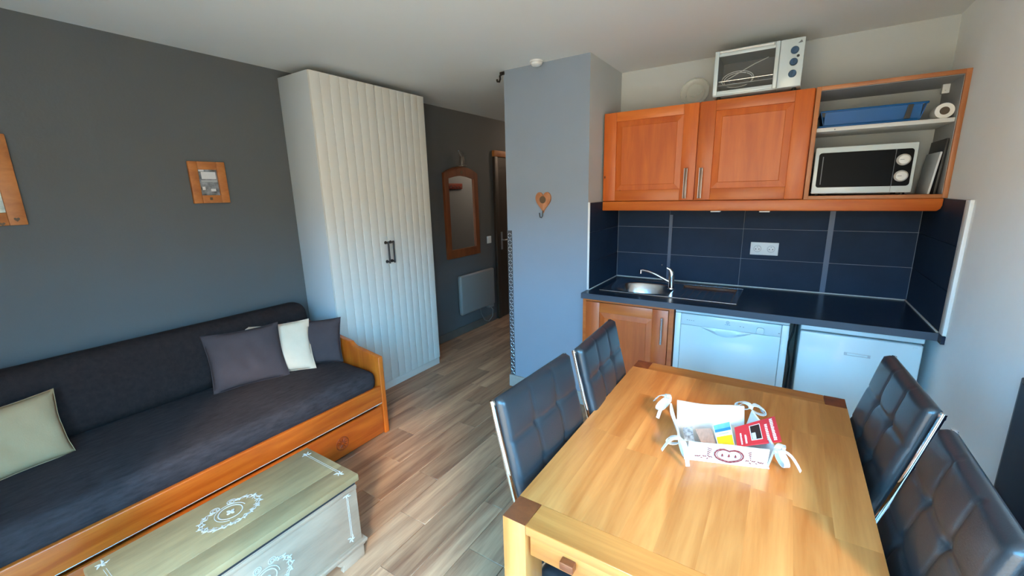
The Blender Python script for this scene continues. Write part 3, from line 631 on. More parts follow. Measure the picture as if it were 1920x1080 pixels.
# things on and in the wall units
t = thing('microwave_oven', 'white microwave with black window and two white dials', 'microwave', (.31, 3.1, 1.517))
mx0, mx1, mz0, mz1, my = .098, .524, 1.527, 1.776, YU + .022
obj('body', B(mx0 + .004, mx1 - .004, my + .012, YK - .03, mz0, mz1 - .003), 'appliance_white', t, bevel=.006)
obj('front', B(mx0, mx1, my, my + .014, mz0, mz1), 'appliance_white', t, bevel=.006)
def rrect(x0, x1, z0, z1, r, n=5):
    P = []
    for cx, cz, a0 in ((x1 - r, z1 - r, 0), (x0 + r, z1 - r, PI / 2), (x0 + r, z0 + r, PI), (x1 - r, z0 + r, 1.5 * PI)):
        for i in range(n + 1): a = a0 + PI / 2 * i / n; P.append((cx + r * math.cos(a), cz + r * math.sin(a)))
    return P
obj('window', MB().prism(rrect(mx0 + .018, mx1 - .015, mz0 + .034, mz1 - .030, .014), 'y', my - .003, my + .001), 'black_gloss', t)
obj('door_seam', MB().box(mx0 + .340, mx0 + .342, my - .0034, my + .002, mz0 + .034, mz1 - .030).box(mx0 + .340, mx0 + .3412, my - .0006, my + .001, mz0 + .004, mz0 + .034), 'mark_grey', t)
obj('handle_groove', B(mx0 + .036, mx0 + .040, my - .0036, my, mz0 + .05, mz1 - .05), 'mark_grey', t)
for z in (mz1 - .084, mz0 + .084):
    k = obj('dial', MB().lathe([(.0285, 0), (.0285, -.006), (.024, -.012), (.022, -.018), (.018, -.020)], (mx1 - .052, my - .003, z), 'y', 28), 'white_plastic', t, smooth=True)
    obj('pointer', MB().box(mx1 - .068, mx1 - .052, my - .0236, my - .022, z - .0012, z + .0012), 'mark_grey', k)
for x in (mx0 + .03, mx1 - .03): obj('foot', MB().lathe([(.012, 0), (.012, .011)], (x, my + .05, 1.5165), n=12), 'black_metal', t); obj('foot', MB().lathe([(.012, 0), (.012, .011)], (x, YK - .07, 1.5165), n=12), 'black_metal', t)
t = thing('blue_tray', 'blue plastic tray on the white shelf above the microwave', 'tray', (.31, 3.12, 1.8805))
tx0, tx1, ty0, ty1 = .100, .535, YU + .055, YK - .05
mb = MB(); wl = .004; hh = .085
for z, o in ((1.881, .02),): mb.box(tx0 + .02, tx1 - .02, ty0 + .02, ty1 - .02, 1.8808, 1.885)
def flare(p0, p1, out):   # one sloping wall
    p0, p1, out = Vector(p0), Vector(p1), Vector(out); up = Vector((0, 0, hh)); inn = -out.normalized() * wl
    q = [p0, p1, p1 + out + up, p0 + out + up]; vs = q + [v + inn for v in q]
    mb.add(vs, [(0, 1, 2, 3), (4, 7, 6, 5), (0, 4, 5, 1), (1, 5, 6, 2), (2, 6, 7, 3), (3, 7, 4, 0)])
zz = 1.881
flare((tx0 + .02, ty0 + .02, zz), (tx1 - .02, ty0 + .02, zz), (0, -.02, 0)); flare((tx0 + .02, ty1 - .02, zz), (tx1 - .02, ty1 - .02, zz), (0, .02, 0))
flare((tx0 + .02, ty0 + .02, zz), (tx0 + .02, ty1 - .02, zz), (-.02, 0, 0)); flare((tx1 - .02, ty0 + .02, zz), (tx1 - .02, ty1 - .02, zz), (.02, 0, 0))
obj('basin', mb, 'tray_blue', t)
obj('rim', MB().tube([(tx0, ty0, zz + hh), (tx1, ty0, zz + hh), (tx1, ty1, zz + hh), (tx0, ty1, zz + hh)], .005, 8, closed=True), 'tray_blue', t)
obj('base_lip', B(tx0 - .004, tx1 - .03, ty0 + .002, ty0 + .02, 1.8805, 1.893), 'tray_blue', t, bevel=.002)
obj('slot', MB().prism([(tx1 - .085, 1.896), (tx1 - .062, 1.896), (tx1 - .054, 1.962), (tx1 - .074, 1.962)], 'y', ty0 - .003, ty0 + .004), 'card_black', t)
t = thing('paper_roll', 'white paper roll lying on the shelf by the right side', 'paper roll', (.598, 3.08, 1.8805))
rc = (.598, YU + .05, 1.9165)
obj('paper', MB().add([], []).lathe([(.019, 0), (.036, 0), (.036, .10), (.019, .10)], rc, 'y', 28), 'paper', t, smooth=True)
obj('core', MB().lathe([(.0185, -.0006), (.0185, .1004)], rc, 'y', 20), 'cardboard', t, smooth=True)
tag(obj('wall_box', MB().box(.608, .636, 3.185, 3.215, 2.022, 2.066).box(.617, .623, 3.1835, 3.185, 2.034, 2.037, 1), ['white_plastic', 'mark_grey'], bevel=.003), 'tiny white box fixed at the back above the shelf', 'wall fixture')
# panels leaning beside the microwave
tag(obj('dark_board', MB().prism([(.612, 1.517), (.622, 1.517), (.636, 1.786), (.626, 1.787)], 'y', YU + .05, YU + .34), 'board_dark', bevel=.002), 'dark flat board leaning against the shelf side', 'board')
tag(obj('grey_board', MB().prism([(.588, 1.517), (.597, 1.517), (.618, 1.722), (.609, 1.724)], 'y', YU + .04, YU + .30), 'board_grey', bevel=.002), 'pale grey flat board leaning beside the microwave', 'board')
# toaster oven
t = thing('toaster_oven', 'white mini oven with three blue knobs on the wall cabinet', 'oven', (-.23, 3.1, 2.0895))
ox0, ox1, oz0, oz1, oy = -.453, -.010, 2.110, 2.356, YU
obj('shell', MB().box(ox0, ox0 + .012, oy + .012, oy + .30, oz0, oz1).box(-.128, ox1, oy + .012, oy + .30, oz0, oz1).box(ox0 + .012, -.128, oy + .012, oy + .30, oz1 - .012, oz1).box(ox0 + .012, -.128, oy + .012, oy + .30, oz0, oz0 + .012), 'appliance_white', t, bevel=.002)
obj('cavity', MB().box(ox0 + .012, -.128, oy + .26, oy + .29, oz0 + .012, oz1 - .012).box(ox0 + .0125, ox0 + .016, oy + .014, oy + .26, oz0 + .012, oz1 - .012).box(-.132, -.1285, oy + .014, oy + .26, oz0 + .012, oz1 - .012).box(ox0 + .012, -.128, oy + .014, oy + .26, oz1 - .016, oz1 - .0125).box(ox0 + .012, -.128, oy + .014, oy + .26, oz0 + .0125, oz0 + .016), 'oven_dark', t)
obj('control_panel', B(-.124, ox1, oy, oy + .014, oz0, oz1), 'appliance_white', t, bevel=.006)
d = obj('door', MB().box(ox0, ox0 + .022, oy, oy + .012, oz0 + .004, oz1).box(-.146, -.126, oy, oy + .012, oz0 + .004, oz1).box(ox0 + .022, -.146, oy, oy + .012, oz1 - .032, oz1).box(ox0 + .022, -.146, oy, oy + .012, oz0 + .004, oz0 + .026), 'appliance_white', t, bevel=.003)
obj('pane', B(ox0 + .020, -.144, oy + .005, oy + .009, oz0 + .024, oz1 - .030), 'oven_glass', d)
obj('handle', MB().tube([(ox0 + .03, oy, oz1 - .014), (ox0 + .03, oy - .02, oz1 - .014), (-.155, oy - .02, oz1 - .014), (-.155, oy, oz1 - .014)], .006, 8), 'white_plastic', d, smooth=True)
obj('crumb_tray', B(ox0 + .02, -.135, oy + .03, oy + .24, oz0 + .06, oz0 + .064), 'oven_tray', t)
mb = MB()
for i in range(12): x = ox0 + .03 + i * .025; mb.tube([(x, oy + .04, oz0 + .085), (x, oy + .24, oz0 + .085)], .0015, 6)
mb.tube([(ox0 + .018, oy + .04, oz0 + .085), (-.135, oy + .04, oz0 + .085)], .002, 6).tube([(ox0 + .018, oy + .22, oz0 + .085), (-.135, oy + .22, oz0 + .085)], .002, 6)
obj('rack', mb, 'steel', t)
mb = MB()
for k in range(2): mb.tube([(ox0 + .12 + .085 * math.cos(a * .31 + k) * (1 - .1 * k), oy + .08 + .02 * k, oz0 + .085 + .045 * math.sin(a * .31 + k) * (1 - .1 * k) + .01) for a in range(21)], .002, 6)
mb.tube([(ox0 + .05, oy + .07, oz0 + .09), (ox0 + .12, oy + .09, oz0 + .13), (ox0 + .2, oy + .10, oz0 + .17), (ox0 + .27, oy + .12, oz0 + .20)], .0022, 6)
obj('power_cord', mb, 'white_plastic', t, smooth=True)
for k, z in enumerate((oz1 - .062, oz1 - .121, oz1 - .180)):
    kb = obj('knob', MB().lathe([(.0195, 0), (.0195, -.004), (.0175, -.014), (.016, -.016)], (-.055, oy, z), 'y', 22), 'knob_blue', t, smooth=True)
    obj('grip', B(-.0575, -.0525, oy - .020, oy - .015, z - .012, z + .012), 'knob_blue', kb, bevel=.0015)
obj('indicator', MB().lathe([(.007, 0), (.006, -.0015)], (-.037, oy, oz1 - .092), 'y', 14), 'card_black', t)
obj('logo_mark', MB().prism([(-.044, oz1 - .030), (-.022, oz1 - .027), (-.028, oz1 - .014)], 'y', oy - .0008, oy + .001), 'mark_grey', t)
for x in (ox0 + .03, ox1 - .03):
    for y in (oy + .04, oy + .26): obj('foot', MB().lathe([(.012, 0), (.010, .021)], (x, y, 2.0895), n=12), 'black_metal', t)
t = thing('glass_plate', 'clear round glass plate standing against the kitchen wall', 'plate', (-.615, YK - .05, 2.09))
M0 = Matrix.Translation((-.612, YK - .055, 2.207)) @ Matrix.Rotation(math.radians(-12), 4, 'X')
mb = MB().lathe([(.0001, .004), (.06, .004), (.072, -.010), (.092, -.016), (.092, -.013), (.073, -.006), (.061, .008), (.0001, .008)], (0, 0, 0), 'y', 40).xf(M0)
obj('disc', mb, 'plate_glass', t, smooth=True)
mb = MB().tube([(.0895 * math.cos(2 * PI * k / 40), -.015, .0895 * math.sin(2 * PI * k / 40)) for k in range(40)], .0022, 6, closed=True).xf(M0)
obj('rim', mb, 'plate_glass', t, smooth=True)
mb = MB()
for (x, z, l, a) in ((-.055, -.025, .018, 1.4), (-.02, -.018, .022, -.4), (.015, -.016, .02, .5), (.035, .0, .014, .9)):
    mb.tube([(x, .0025, z), (x + l * math.cos(a), .0025, z + l * math.sin(a))], .002, 6)
obj('engraving', mb.xf(M0), 'socket_grey', t)

# ================================================================ KITCHEN: BASE UNITS
t = thing('worktop', 'long dark grey kitchen worktop with a pale seal at the wall', 'worktop', (-.24, 3.0, .852))
wx0, wx1, wy0, wy1, hx0, hx1, hy0, hy1 = XB + .0125, XR - .0145, 2.632, YK - .0145, -1.035, -.235, 2.80, 3.19
mb = MB().box(wx0, hx0, wy0, wy1, .852, ZK).box(hx1, wx1, wy0, wy1, .852, ZK).box(hx0, hx1, wy0, hy0, .852, ZK).box(hx0, hx1, hy1, wy1, .852, ZK)
obj('slab', mb, 'worktop', t)
obj('end_nose', MB().box(XB - .001, wx0, wy0, YP - .004, .852, ZK).box(wx1, XR - .001, wy0, 2.58, .852, ZK), 'worktop', t)
obj('front_edge', B(XB - .001, XR - .001, wy0 - .003, wy0 - .0002, .852, ZK), 'worktop_edge_lit', t, bevel=.001, seg=1)
obj('seal_strip', B(wx0, wx1, wy1 - .007, wy1 + .001, ZK, ZK + .006), 'white_seal', t, bevel=.002)
obj('seal_strip', B(wx0 - .001, wx0 + .006, YP, wy1 - .006, ZK, ZK + .005), 'white_seal', t, bevel=.002)
obj('seal_strip', B(wx1 - .007, wx1 + .001, 2.64, wy1 - .006, ZK, ZK + .006), 'white_seal', t, bevel=.002)
# sink
t = thing('kitchen_sink', 'stainless steel inset sink with oval bowl and drainer', 'sink', (-.63, 2.99, ZK))
sx0, sx1, sy0, sy1 = -1.062, -.205, 2.765, 3.215
bc = Vector((-.805, 2.965)); ba, bb = .190, .165
def sup(k, a, e=2.6): c, s = math.cos(a), math.sin(a); return (bc.x + ba * k * math.copysign(abs(c) ** (2 / e), c), bc.y + bb * k * math.copysign(abs(s) ** (2 / e), s))
NB = 48; mb = MB(); rings = []
x_sp = -.600                                     # bowl half / drainer half
def rect_ray(a):
    c, s = math.cos(a), math.sin(a); tx = ((x_sp - bc.x) / c if c > 1e-9 else (sx0 - bc.x) / c if c < -1e-9 else 1e9); ty = ((sy1 - bc.y) / s if s > 1e-9 else (sy0 - bc.y) / s if s < -1e-9 else 1e9)
    k = min(tx, ty); return (bc.x + c * k, bc.y + s * k)
angs = [2 * PI * i / NB for i in range(NB)]
for cx, cy in ((x_sp, sy1), (sx0, sy1), (sx0, sy0), (x_sp, sy0)):          # snap samples to the rectangle corners
    a = math.atan2(cy - bc.y, cx - bc.x) % (2 * PI); j = min(range(NB), key=lambda q: abs(angs[q] - a)); angs[j] = a
R1 = [(*rect_ray(a), ZK + .003) for a in angs]; R2 = [(*sup(1.04, a), ZK + .003) for a in angs]; R3 = [(*sup(1.0, a), ZK - .004) for a in angs]
R4 = [(*sup(.95, a), ZK - .10) for a in angs]; R5 = [(*sup(.86, a), ZK - .145) for a in angs]; R6 = [(*sup(.12, a), ZK - .152) for a in angs]
rr = [R1, R2, R3, R4, R5, R6]; mb.add([p for r in rr for p in r], [(q * NB + i, q * NB + (i + 1) % NB, (q + 1) * NB + (i + 1) % NB, (q + 1) * NB + i) for q in range(5) for i in range(NB)] + [tuple(5 * NB + i for i in range(NB))])
obj('bowl', mb, 'steel', t, smooth=True, angle=50)
mb = MB(); d0, d1, e0, e1 = x_sp + .02, sx1 - .03, sy0 + .03, sy1 - .04
o_ = [(x_sp, sy0), (sx1, sy0), (sx1, sy1), (x_sp, sy1)]; i_ = [(d0, e0), (d1, e0), (d1, e1), (d0, e1)]; q_ = [(d0 + .012, e0 + .012), (d1 - .012, e0 + .012), (d1 - .012, e1 - .012), (d0 + .012, e1 - .012)]
vs = [(*p, ZK + .003) for p in o_] + [(*p, ZK + .003) for p in i_] + [(*p, ZK - .010) for p in q_]
mb.add(vs, [(i + 4 * q, (i + 1) % 4 + 4 * q, (i + 1) % 4 + 4 + 4 * q, i + 4 + 4 * q) for q in (0, 1) for i in range(4)] + [(8, 9, 10, 11)])
obj('drainer', mb, 'steel', t)
obj('rim', MB().tube([(sx0, sy0, ZK + .0025), (sx1, sy0, ZK + .0025), (sx1, sy1, ZK + .0025), (sx0, sy1, ZK + .0025)], .004, 8, closed=True, flat=((0, 0, 1), .7)), 'steel', t, smooth=True)
mb = MB()
for i in range(7): x = d0 + .04 + i * .045; mb.tube([(x, e0 + .03, ZK - .0095), (x, e1 - .03, ZK - .0095)], .003, 6, flat=((0, 0, 1), .5))
obj('drainer_ribs', mb, 'steel', t, smooth=True)
obj('plug', MB().lathe([(.022, 0), (.02, .006), (.006, .010)], (bc.x, bc.y, ZK - .1515), n=20), 'chrome', t, smooth=True)
t = thing('kitchen_tap', 'chrome single lever tap with a long swivel spout', 'tap', (-.640, 3.02, ZK + .003))
fx, fy = -.636, 3.02
obj('column', MB().lathe([(.026, 0), (.025, .006), (.020, .010), (.019, .075), (.021, .085), (.020, .10)], (fx, fy, ZK + .003), n=22), 'chrome', t, smooth=True)
obj('spout', MB().tube([(fx, fy, .935), (fx - .05, fy, .957), (fx - .11, fy, .985), (fx - .16, fy, 1.002), (fx - .20, fy, 1.008), (fx - .214, fy, 1.004)], [.010, .009, .0085, .008, .008, .008], 10), 'chrome', t, smooth=True)
obj('aerator', MB().lathe([(.010, 0), (.010, -.026)], (fx - .214, fy, 1.010), n=14), 'chrome', t, smooth=True)
obj('lever', MB().tube([(fx, fy, .988), (fx - .004, fy, 1.012), (fx - .014, fy - .006, 1.030), (fx - .034, fy - .012, 1.040)], [.020, .018, .010, .007], 12), 'chrome', t, smooth=True)
# base cabinet
t = thing('base_cabinet', 'light wooden base cabinet under the sink with one door', 'cabinet', (-.84, 3.0, 0))
obj('body', B(XB + .0015, -.536, 2.735, YK - .002, .08, .735), 'base_v', t)
obj('face_frame', MB().box(XB + .0015, -1.118, 2.662, 2.735, .08, .851).box(-.562, -.534, 2.662, 2.80, .08, .851).box(-1.118, -.562, 2.662, 2.735, .832, .851), 'base_h', t)
panel_door(t, -1.116, -.565, .105, .830, 2.652, 'base_v', 'base_h', -.598, .612, .788, fw=.098, flat=False)
obj('plinth', B(XB + .0015, -.536, 2.70, 2.715, 0, .08), 'dark_gap', t)
# dishwasher
t = thing('dishwasher', 'white dishwasher under the worktop with a front dial', 'dishwasher', (-.225, 2.95, 0))
a, b, yf = -.524, .071, 2.662
obj('body', B(a + .003, b - .003, yf + .022, 3.24, .02, .828), 'appliance_white', t, bevel=.003)
obj('top', B(a, b, yf - .002, 3.24, .830, .850), 'appliance_white', t, bevel=.004)
obj('side_trim', B(a, a + .034, yf, yf + .022, .10, .827), 'appliance_white', t, bevel=.003); obj('side_trim', B(b - .034, b, yf, yf + .022, .10, .827), 'appliance_white', t, bevel=.003)
d = obj('door', B(a + .0355, b - .0355, yf - .004, yf + .022, .11, .757), 'appliance_white', t, bevel=.004)
# control panel with a swooping recessed grip along its lower edge
c0, c1 = a + .0355, b - .0355; cm = (c0 + c1) / 2 - .01
obj('control_panel', B(c0, c1, yf - .006, yf + .022, .759, .827), 'appliance_white', t, bevel=.003)
N = 24; top = [(cm - .155 + .31 * i / N, .759) for i in range(N + 1)]
low = [(x, .759 - .046 * max(0, math.cos(PI / 2 * (x - cm) / .155)) ** 1.4) for x, z in top]
vs = [(x, yf - .0065, z) for x, z in top] + [(x, yf - .0125 if 0 < i < N else yf - .0065, .759 * .5 + z * .5) for i, (x, z) in enumerate(low)] + [(x, yf - .0045, z) for x, z in low]
obj('grip', MB().add(vs, [(i, i + 1, N + 2 + i, N + 1 + i) for i in range(N)] + [(N + 1 + i, N + 2 + i, 2 * N + 3 + i, 2 * N + 2 + i) for i in range(N)]), 'appliance_white', t, smooth=True)
obj('grip_edge', MB().tube([(x, yf - .0045, z) for x, z in low], .0012, 6), 'socket_grey', t)
dl = obj('dial', MB().prism(rrect(-.083, -.045, .762, .800, .012), 'y', yf - .022, yf - .006), 'appliance_white', t, bevel=.003)
for x in (-.455, -.443, -.431, -.419): obj('button_mark', B(x, x + .006, yf - .0066, yf - .005, .788, .7905), 'mark_grey', t)
for (x, w, z) in ((-.168, .006, .789), (-.152, .006, .787), (.022, .008, .778)): obj('panel_mark', B(x, x + w, yf - .0066, yf - .005, z, z + .003), 'mark_grey', t)
obj('logo_ring', MB().tube([(-.231 + .0075 * math.cos(2 * PI * k / 20), yf - .0063, .804 + .0075 * math.sin(2 * PI * k / 20)) for k in range(20)], .0012, 6, closed=True), 'mark_blue', t)
obj('logo_letter', MB().box(-.232, -.230, yf - .0066, yf - .005, .800, .806).box(-.232, -.230, yf - .0066, yf - .005, .8068, .8085), 'mark_blue', t)
def text_obj(name, s, size, M, m, parent):
    cu = bpy.data.curves.new(name, 'FONT'); cu.body = s; cu.size = size; cu.align_x = 'CENTER'; cu.align_y = 'CENTER'; cu.extrude = .0003; cu.resolution_u = 2
    o = bpy.data.objects.new(name, cu); COL.objects.link(o); bpy.context.view_layer.update()
    me = bpy.data.meshes.new_from_object(o.evaluated_get(bpy.context.evaluated_depsgraph_get())); bpy.data.objects.remove(o)
    mb = MB(); mb.add([M @ v.co for v in me.vertices], [tuple(p.vertices) for p in me.polygons])
    return obj(name, mb, m, parent)
RXY = Matrix.Rotation(PI / 2, 4, 'X')
text_obj('logo_text', 'indesit', .011, Matrix.Translation((-.231, yf - .0064, .7905)) @ RXY, 'mark_blue', t)
obj('kick_plate', B(a + .01, b - .01, yf + .03, yf + .04, .0, .10), 'appliance_white', t)
# refrigerator
t = thing('refrigerator', 'white under counter refrigerator with a plain door', 'refrigerator', (.365, 2.95, 0))
a, b, yf = .120, .612, 2.655
obj('body', B(a + .002, b - .002, yf + .05, 3.22, .015, .815), 'appliance_white', t, bevel=.004)
obj('top', B(a, b, yf, 3.22, .821, .848), 'appliance_white', t, bevel=.006, seg=3)
d = obj('door', B(a + .001, b - .001, yf, yf + .048, .09, .812), 'appliance_white', t, bevel=.008, seg=3)
bd = obj('badge', B(.318, .424, yf - .0015, yf + .001, .712, .728), 'socket_grey', d, bevel=.001)
obj('badge_plate', B(.330, .412, yf - .0022, yf - .0012, .7155, .7245), 'appliance_white', bd)
obj('hinge_cap', B(.575, .590, yf - .002, yf + .001, .792, .800), 'appliance_white', d, bevel=.001)
obj('plinth', B(a + .02, b - .02, yf + .05, yf + .06, .0, .09), 'dark_gap', t)
t = tag(obj('power_cable', MB().tube([(.098, 2.82, .80), (.094, 2.80, .76), (.080, 2.79, .70), (.078, 2.79, .66), (.088, 2.79, .61), (.094, 2.79, .55), (.09, 2.80, .40), (.09, 2.85, .02)], .005, 8), 'black_metal', smooth=True), 'black power cable hanging between dishwasher and refrigerator', 'cable')
# socket and spare
t = thing('double_socket', 'white double wall socket on the dark kitchen tiles', 'socket', (-.110, YK - .014, 1.118))
obj('plate', B(-.192, -.028, YK - .023, YK - .014, 1.120, 1.206), 'white_plastic', t, bevel=.003)
for x in (-.150, -.070):
    s_ = obj('insert', MB().lathe([(.027, 0), (.027, -.0012), (.025, -.0018)], (x, YK - .023, 1.163), 'y', 28), 'white_plastic', t, smooth=True)
    obj('ring', MB().tube([(x + .0215 * math.cos(2 * PI * k / 28), YK - .0248, 1.163 + .0215 * math.sin(2 * PI * k / 28)) for k in range(28)], .0014, 6, closed=True), 'socket_grey', s_)
    for dx in (-.0095, .0095): obj('pin_hole', MB().lathe([(.0034, 0), (.0034, -.0006)], (x + dx, YK - .0247, 1.160), 'y', 10), 'card_black', s_)
    obj('earth_pin', MB().lathe([(.003, 0), (.003, -.006)], (x, YK - .0247, 1.175), 'y', 10), 'socket_grey', s_)
tag(obj('wall_screw', MB().lathe([(.005, 0), (.004, -.004)], (-.775, YK - .014, 1.005), 'y', 12), 'chrome', smooth=True), 'tiny metal screw in the tiles left of the tap', 'screw')

# dark panel on the right wall at the frame edge
t = thing('wall_television', 'dark flat screen panel on the right wall behind the near chair', 'television', (XR, 1.35, .45))
obj('casing', B(XR - .022, XR - .001, .90, 1.805, .445, 1.00), 'tv_rim', t, bevel=.004)
obj('screen', B(XR - .0235, XR - .0215, .915, 1.79, .462, .985), 'tv_dark', t)

# ================================================================ TABLE
TX0, TX1, TY0, TY1, TZ = -.543, .259, .763, 1.955, .760
t = thing('dining_table', 'solid light wood dining table with drawer and square legs', 'table', (-.142, 1.36, 0))
LW, LD = .068, .086
for x in (TX0, TX1 - LW):
    for y in (TY0, TY1 - LD):
        lg = obj('leg', B(x, x + LW, y, y + LD, 0, TZ - .001), 'table_leg', t, bevel=.002)
        obj('leg_top', B(x + .0005, x + LW - .0005, y + .0005, y + LD - .0005, TZ - .001, TZ), 'table_end', lg)
for y in (TY0, TY1 - LD): obj('end_rail', B(TX0 + LW + .0006, TX1 - LW - .0006, y, y + LD - .0006, TZ - .027, TZ), 'table_rail', t, bevel=.0012, seg=1)
rnd = random.Random(21); ws = [.085, .078, .09, .072, .082, .075, .088, .076, .08]; tot = sum(ws); ws = [w * (TX1 - TX0) / tot for w in ws]; x = TX0
ya, yb = TY0 + LD, TY1 - LD
for i, w in enumerate(ws):
    cuts = sorted([ya, yb] + [ya + (yb - ya) * q for q in ([.36 + rnd.uniform(-.12, .12), .72 + rnd.uniform(-.1, .1)] if i % 3 else [.55 + rnd.uniform(-.2, .2)])])
    for c0, c1 in zip(cuts, cuts[1:]):
        obj('top_stave', B(x, x + w, c0, c1, TZ - .030, TZ), 'table_top', t)
    x += w
obj('apron', B(TX0 + .02, TX0 + .042, ya, yb, .655, TZ - .031), 'table_leg', t); obj('apron', B(TX1 - .042, TX1 - .02, ya, yb, .655, TZ - .031), 'table_leg', t)
obj('apron', B(TX0 + LW, TX1 - LW, TY1 - .05, TY1 - .028, .655, TZ - .028), 'table_leg', t)
d = obj('drawer', B(TX0 + LW + .008, TX1 - LW - .008, TY0 + .010, TY0 + .03, .668, TZ - .029), 'table_rail', t, bevel=.002)
obj('drawer_box', B(TX0 + LW + .02, TX1 - LW - .02, TY0 + .03, TY0 + .42, .675, TZ - .036), 'table_rail', t)
for x in (-.358, .074): obj('knob', B(x - .018, x + .018, TY0 - .010, TY0 + .0105, .692, .714), 'table_end', d, bevel=.003)

# ================================================================ CHAIRS
def make_chair():
    """facing +x, backrest top edge at x=0, origin on the floor under it"""
    t = thing('dining_chair', '', 'chair', (0, 0, 0)); WPOS[t] = Vector((0, 0, 0))
    hw, zt, zb = .212, 1.0, .50
    cx = lambda z: .0 + (1.0 - z) * .225 + .02 * ((1.0 - z) / .5) ** 2                 # curve of the back
    def bp(u, v, s):
        y = -hw + 2 * hw * u; z = zb + (zt - zb) * v
        cu, cv = 3 * u, 4 * v; fu, fv = abs(math.sin(PI * cu)), abs(math.sin(PI * cv))
        rim = min(1, min(u, 1 - u) * 2 * hw / .022, min(v, 1 - v) * .5 / .022)
        rim = math.sqrt(max(0, 1 - (1 - rim) ** 2))
        # soft squares: seams between them, deepest at the button points
        du = abs(cu - round(cu)) if 0 < round(cu) < 3 else .5; dv = abs(cv - round(cv)) if 0 < round(cv) < 4 else .5
        seam = .0035 * math.exp(-(du / .035) ** 2) + .003 * math.exp(-(dv / .04) ** 2) + .0085 * math.exp(-((du / .12) ** 2 + (dv / .14) ** 2))
        puff = .0032 * (fu * fv) ** .7
        th = (.020 + (puff - seam if s > 0 else 0)) * (.25 + .75 * rim)
        corner = .02
        # rounded outline
        yy = y; zz = z
        ry, rz = hw - abs(y), min(z - zb, zt - z)
        if ry < corner and rz < corner:
            k = math.hypot(corner - ry, corner - rz)
            if k > corner: sc = corner / k; yy = math.copysign(hw - corner + (corner - ry) * sc, y); zz = (zt - corner + (corner - rz) * sc) if zt - z < z - zb else (zb + corner - (corner - rz) * sc)
        return (cx(zz) + s * th, yy, zz)
    mb = MB()
    for s in (-1, 1): mb.grid(lambda u, v: bp(u, v, s), 54, 56)
    mb.grid(lambda u, v: bp(u, 0, 2 * v - 1) if True else 0, 54, 1); mb.grid(lambda u, v: bp(u, 1, 2 * v - 1), 54, 1)
    mb.grid(lambda u, v: bp(0, u, 2 * v - 1), 56, 1); mb.grid(lambda u, v: bp(1, u, 2 * v - 1), 56, 1)
    obj('backrest', mb, 'leather', t, smooth=True, merge=True, angle=75)
    # seat cushion with the same squares
    def sp(u, v, s):
        x = .13 + .41 * u; y = -hw + 2 * hw * v; cu, cv = 3 * u, 3 * v
        du = abs(cu - round(cu)) if 0 < round(cu) < 3 else .5; dv = abs(cv - round(cv)) if 0 < round(cv) < 3 else .5
        rim = min(1, min(u, 1 - u) * .41 / .03, min(v, 1 - v) * 2 * hw / .03); rim = math.sqrt(max(0, 1 - (1 - rim) ** 2))
        seam = .006 * math.exp(-(du / .05) ** 2) + .006 * math.exp(-(dv / .05) ** 2)
        return (x, y, .455 + s * (.012 + .018 * rim - (seam if s > 0 else 0)))
    mb = MB()
    for s in (-1, 1): mb.grid(lambda u, v: sp(u, v, s), 36, 36)
    for e0 in (0, 1): mb.grid(lambda u, v: sp(u, e0, 2 * v - 1), 36, 1); mb.grid(lambda u, v: sp(e0, u, 2 * v - 1), 36, 1)
    obj('seat', mb, 'leather', t, smooth=True, merge=True, angle=75)
    for s in (-1, 1):
        y = s * (hw + .006)
        P = [(cx(z) - .014, y, z) for z in (.992, .95, .88, .80, .72, .64, .56, .50)] + [(.118, y, .45), (.105, y, .40), (.075, y, .28), (.03, y, .12), (-.01, y, .012)]
        obj('back_leg', MB().tube(P, [.0075] * len(P), 10, flat=((0, 1, 0), .85)), 'chrome', t, smooth=True)
        obj('corner_cap', MB().lathe([(.0088, -.012), (.0088, .0), (.004, .005)], (cx(.992) - .012, s * (hw + .003), .988), n=12), 'chrome', t, smooth=True)
        obj('front_leg', MB().tube([(.50, s * .19, .435), (.515, s * .195, .40), (.53, s * .20, .012)], .011, 10), 'chrome', t, smooth=True)
        obj('side_rail', MB().tube([(.12, s * .20, .437), (.51, s * .195, .437)], .010, 8), 'chrome', t, smooth=True)
        for (x, yy) in ((-.01, y), (.53, s * .20)): obj('glide', MB().lathe([(.013, 0), (.013, .014)], (x, yy, 0), n=12), 'black_metal', t)
    obj('cross_rail', MB().tube([(.135, -.20, .437), (.135, .20, .437)], .009, 8), 'chrome', t, smooth=True)
    return t
def copy_thing(root):
    r = root.copy(); COL.objects.link(r)
    for ch in root.children:
        c = ch.copy(); COL.objects.link(c); c.parent = r
    return r
proto = make_chair()
spots = [(-.640, 1.112, -2.4, 'black tufted chair on the left of the table, nearest the camera'),
         (-.622, 1.590, 2.5, 'black tufted chair on the left of the table, beside the sink cabinet'),
         (.362, 1.640, 184, 'black tufted chair on the right of the table, in front of the refrigerator'),
         (.377, 1.118, 180, 'black tufted chair on the right of the table, at the lower right corner')]
for i, (x, y, a, lab) in enumerate(spots):
    c = proto if i == 0 else copy_thing(proto)
    c.location = (x, y, 0); c.rotation_euler = (0, 0, math.radians(a)); tag(c, lab, 'chair', 'chairs round the dining table')

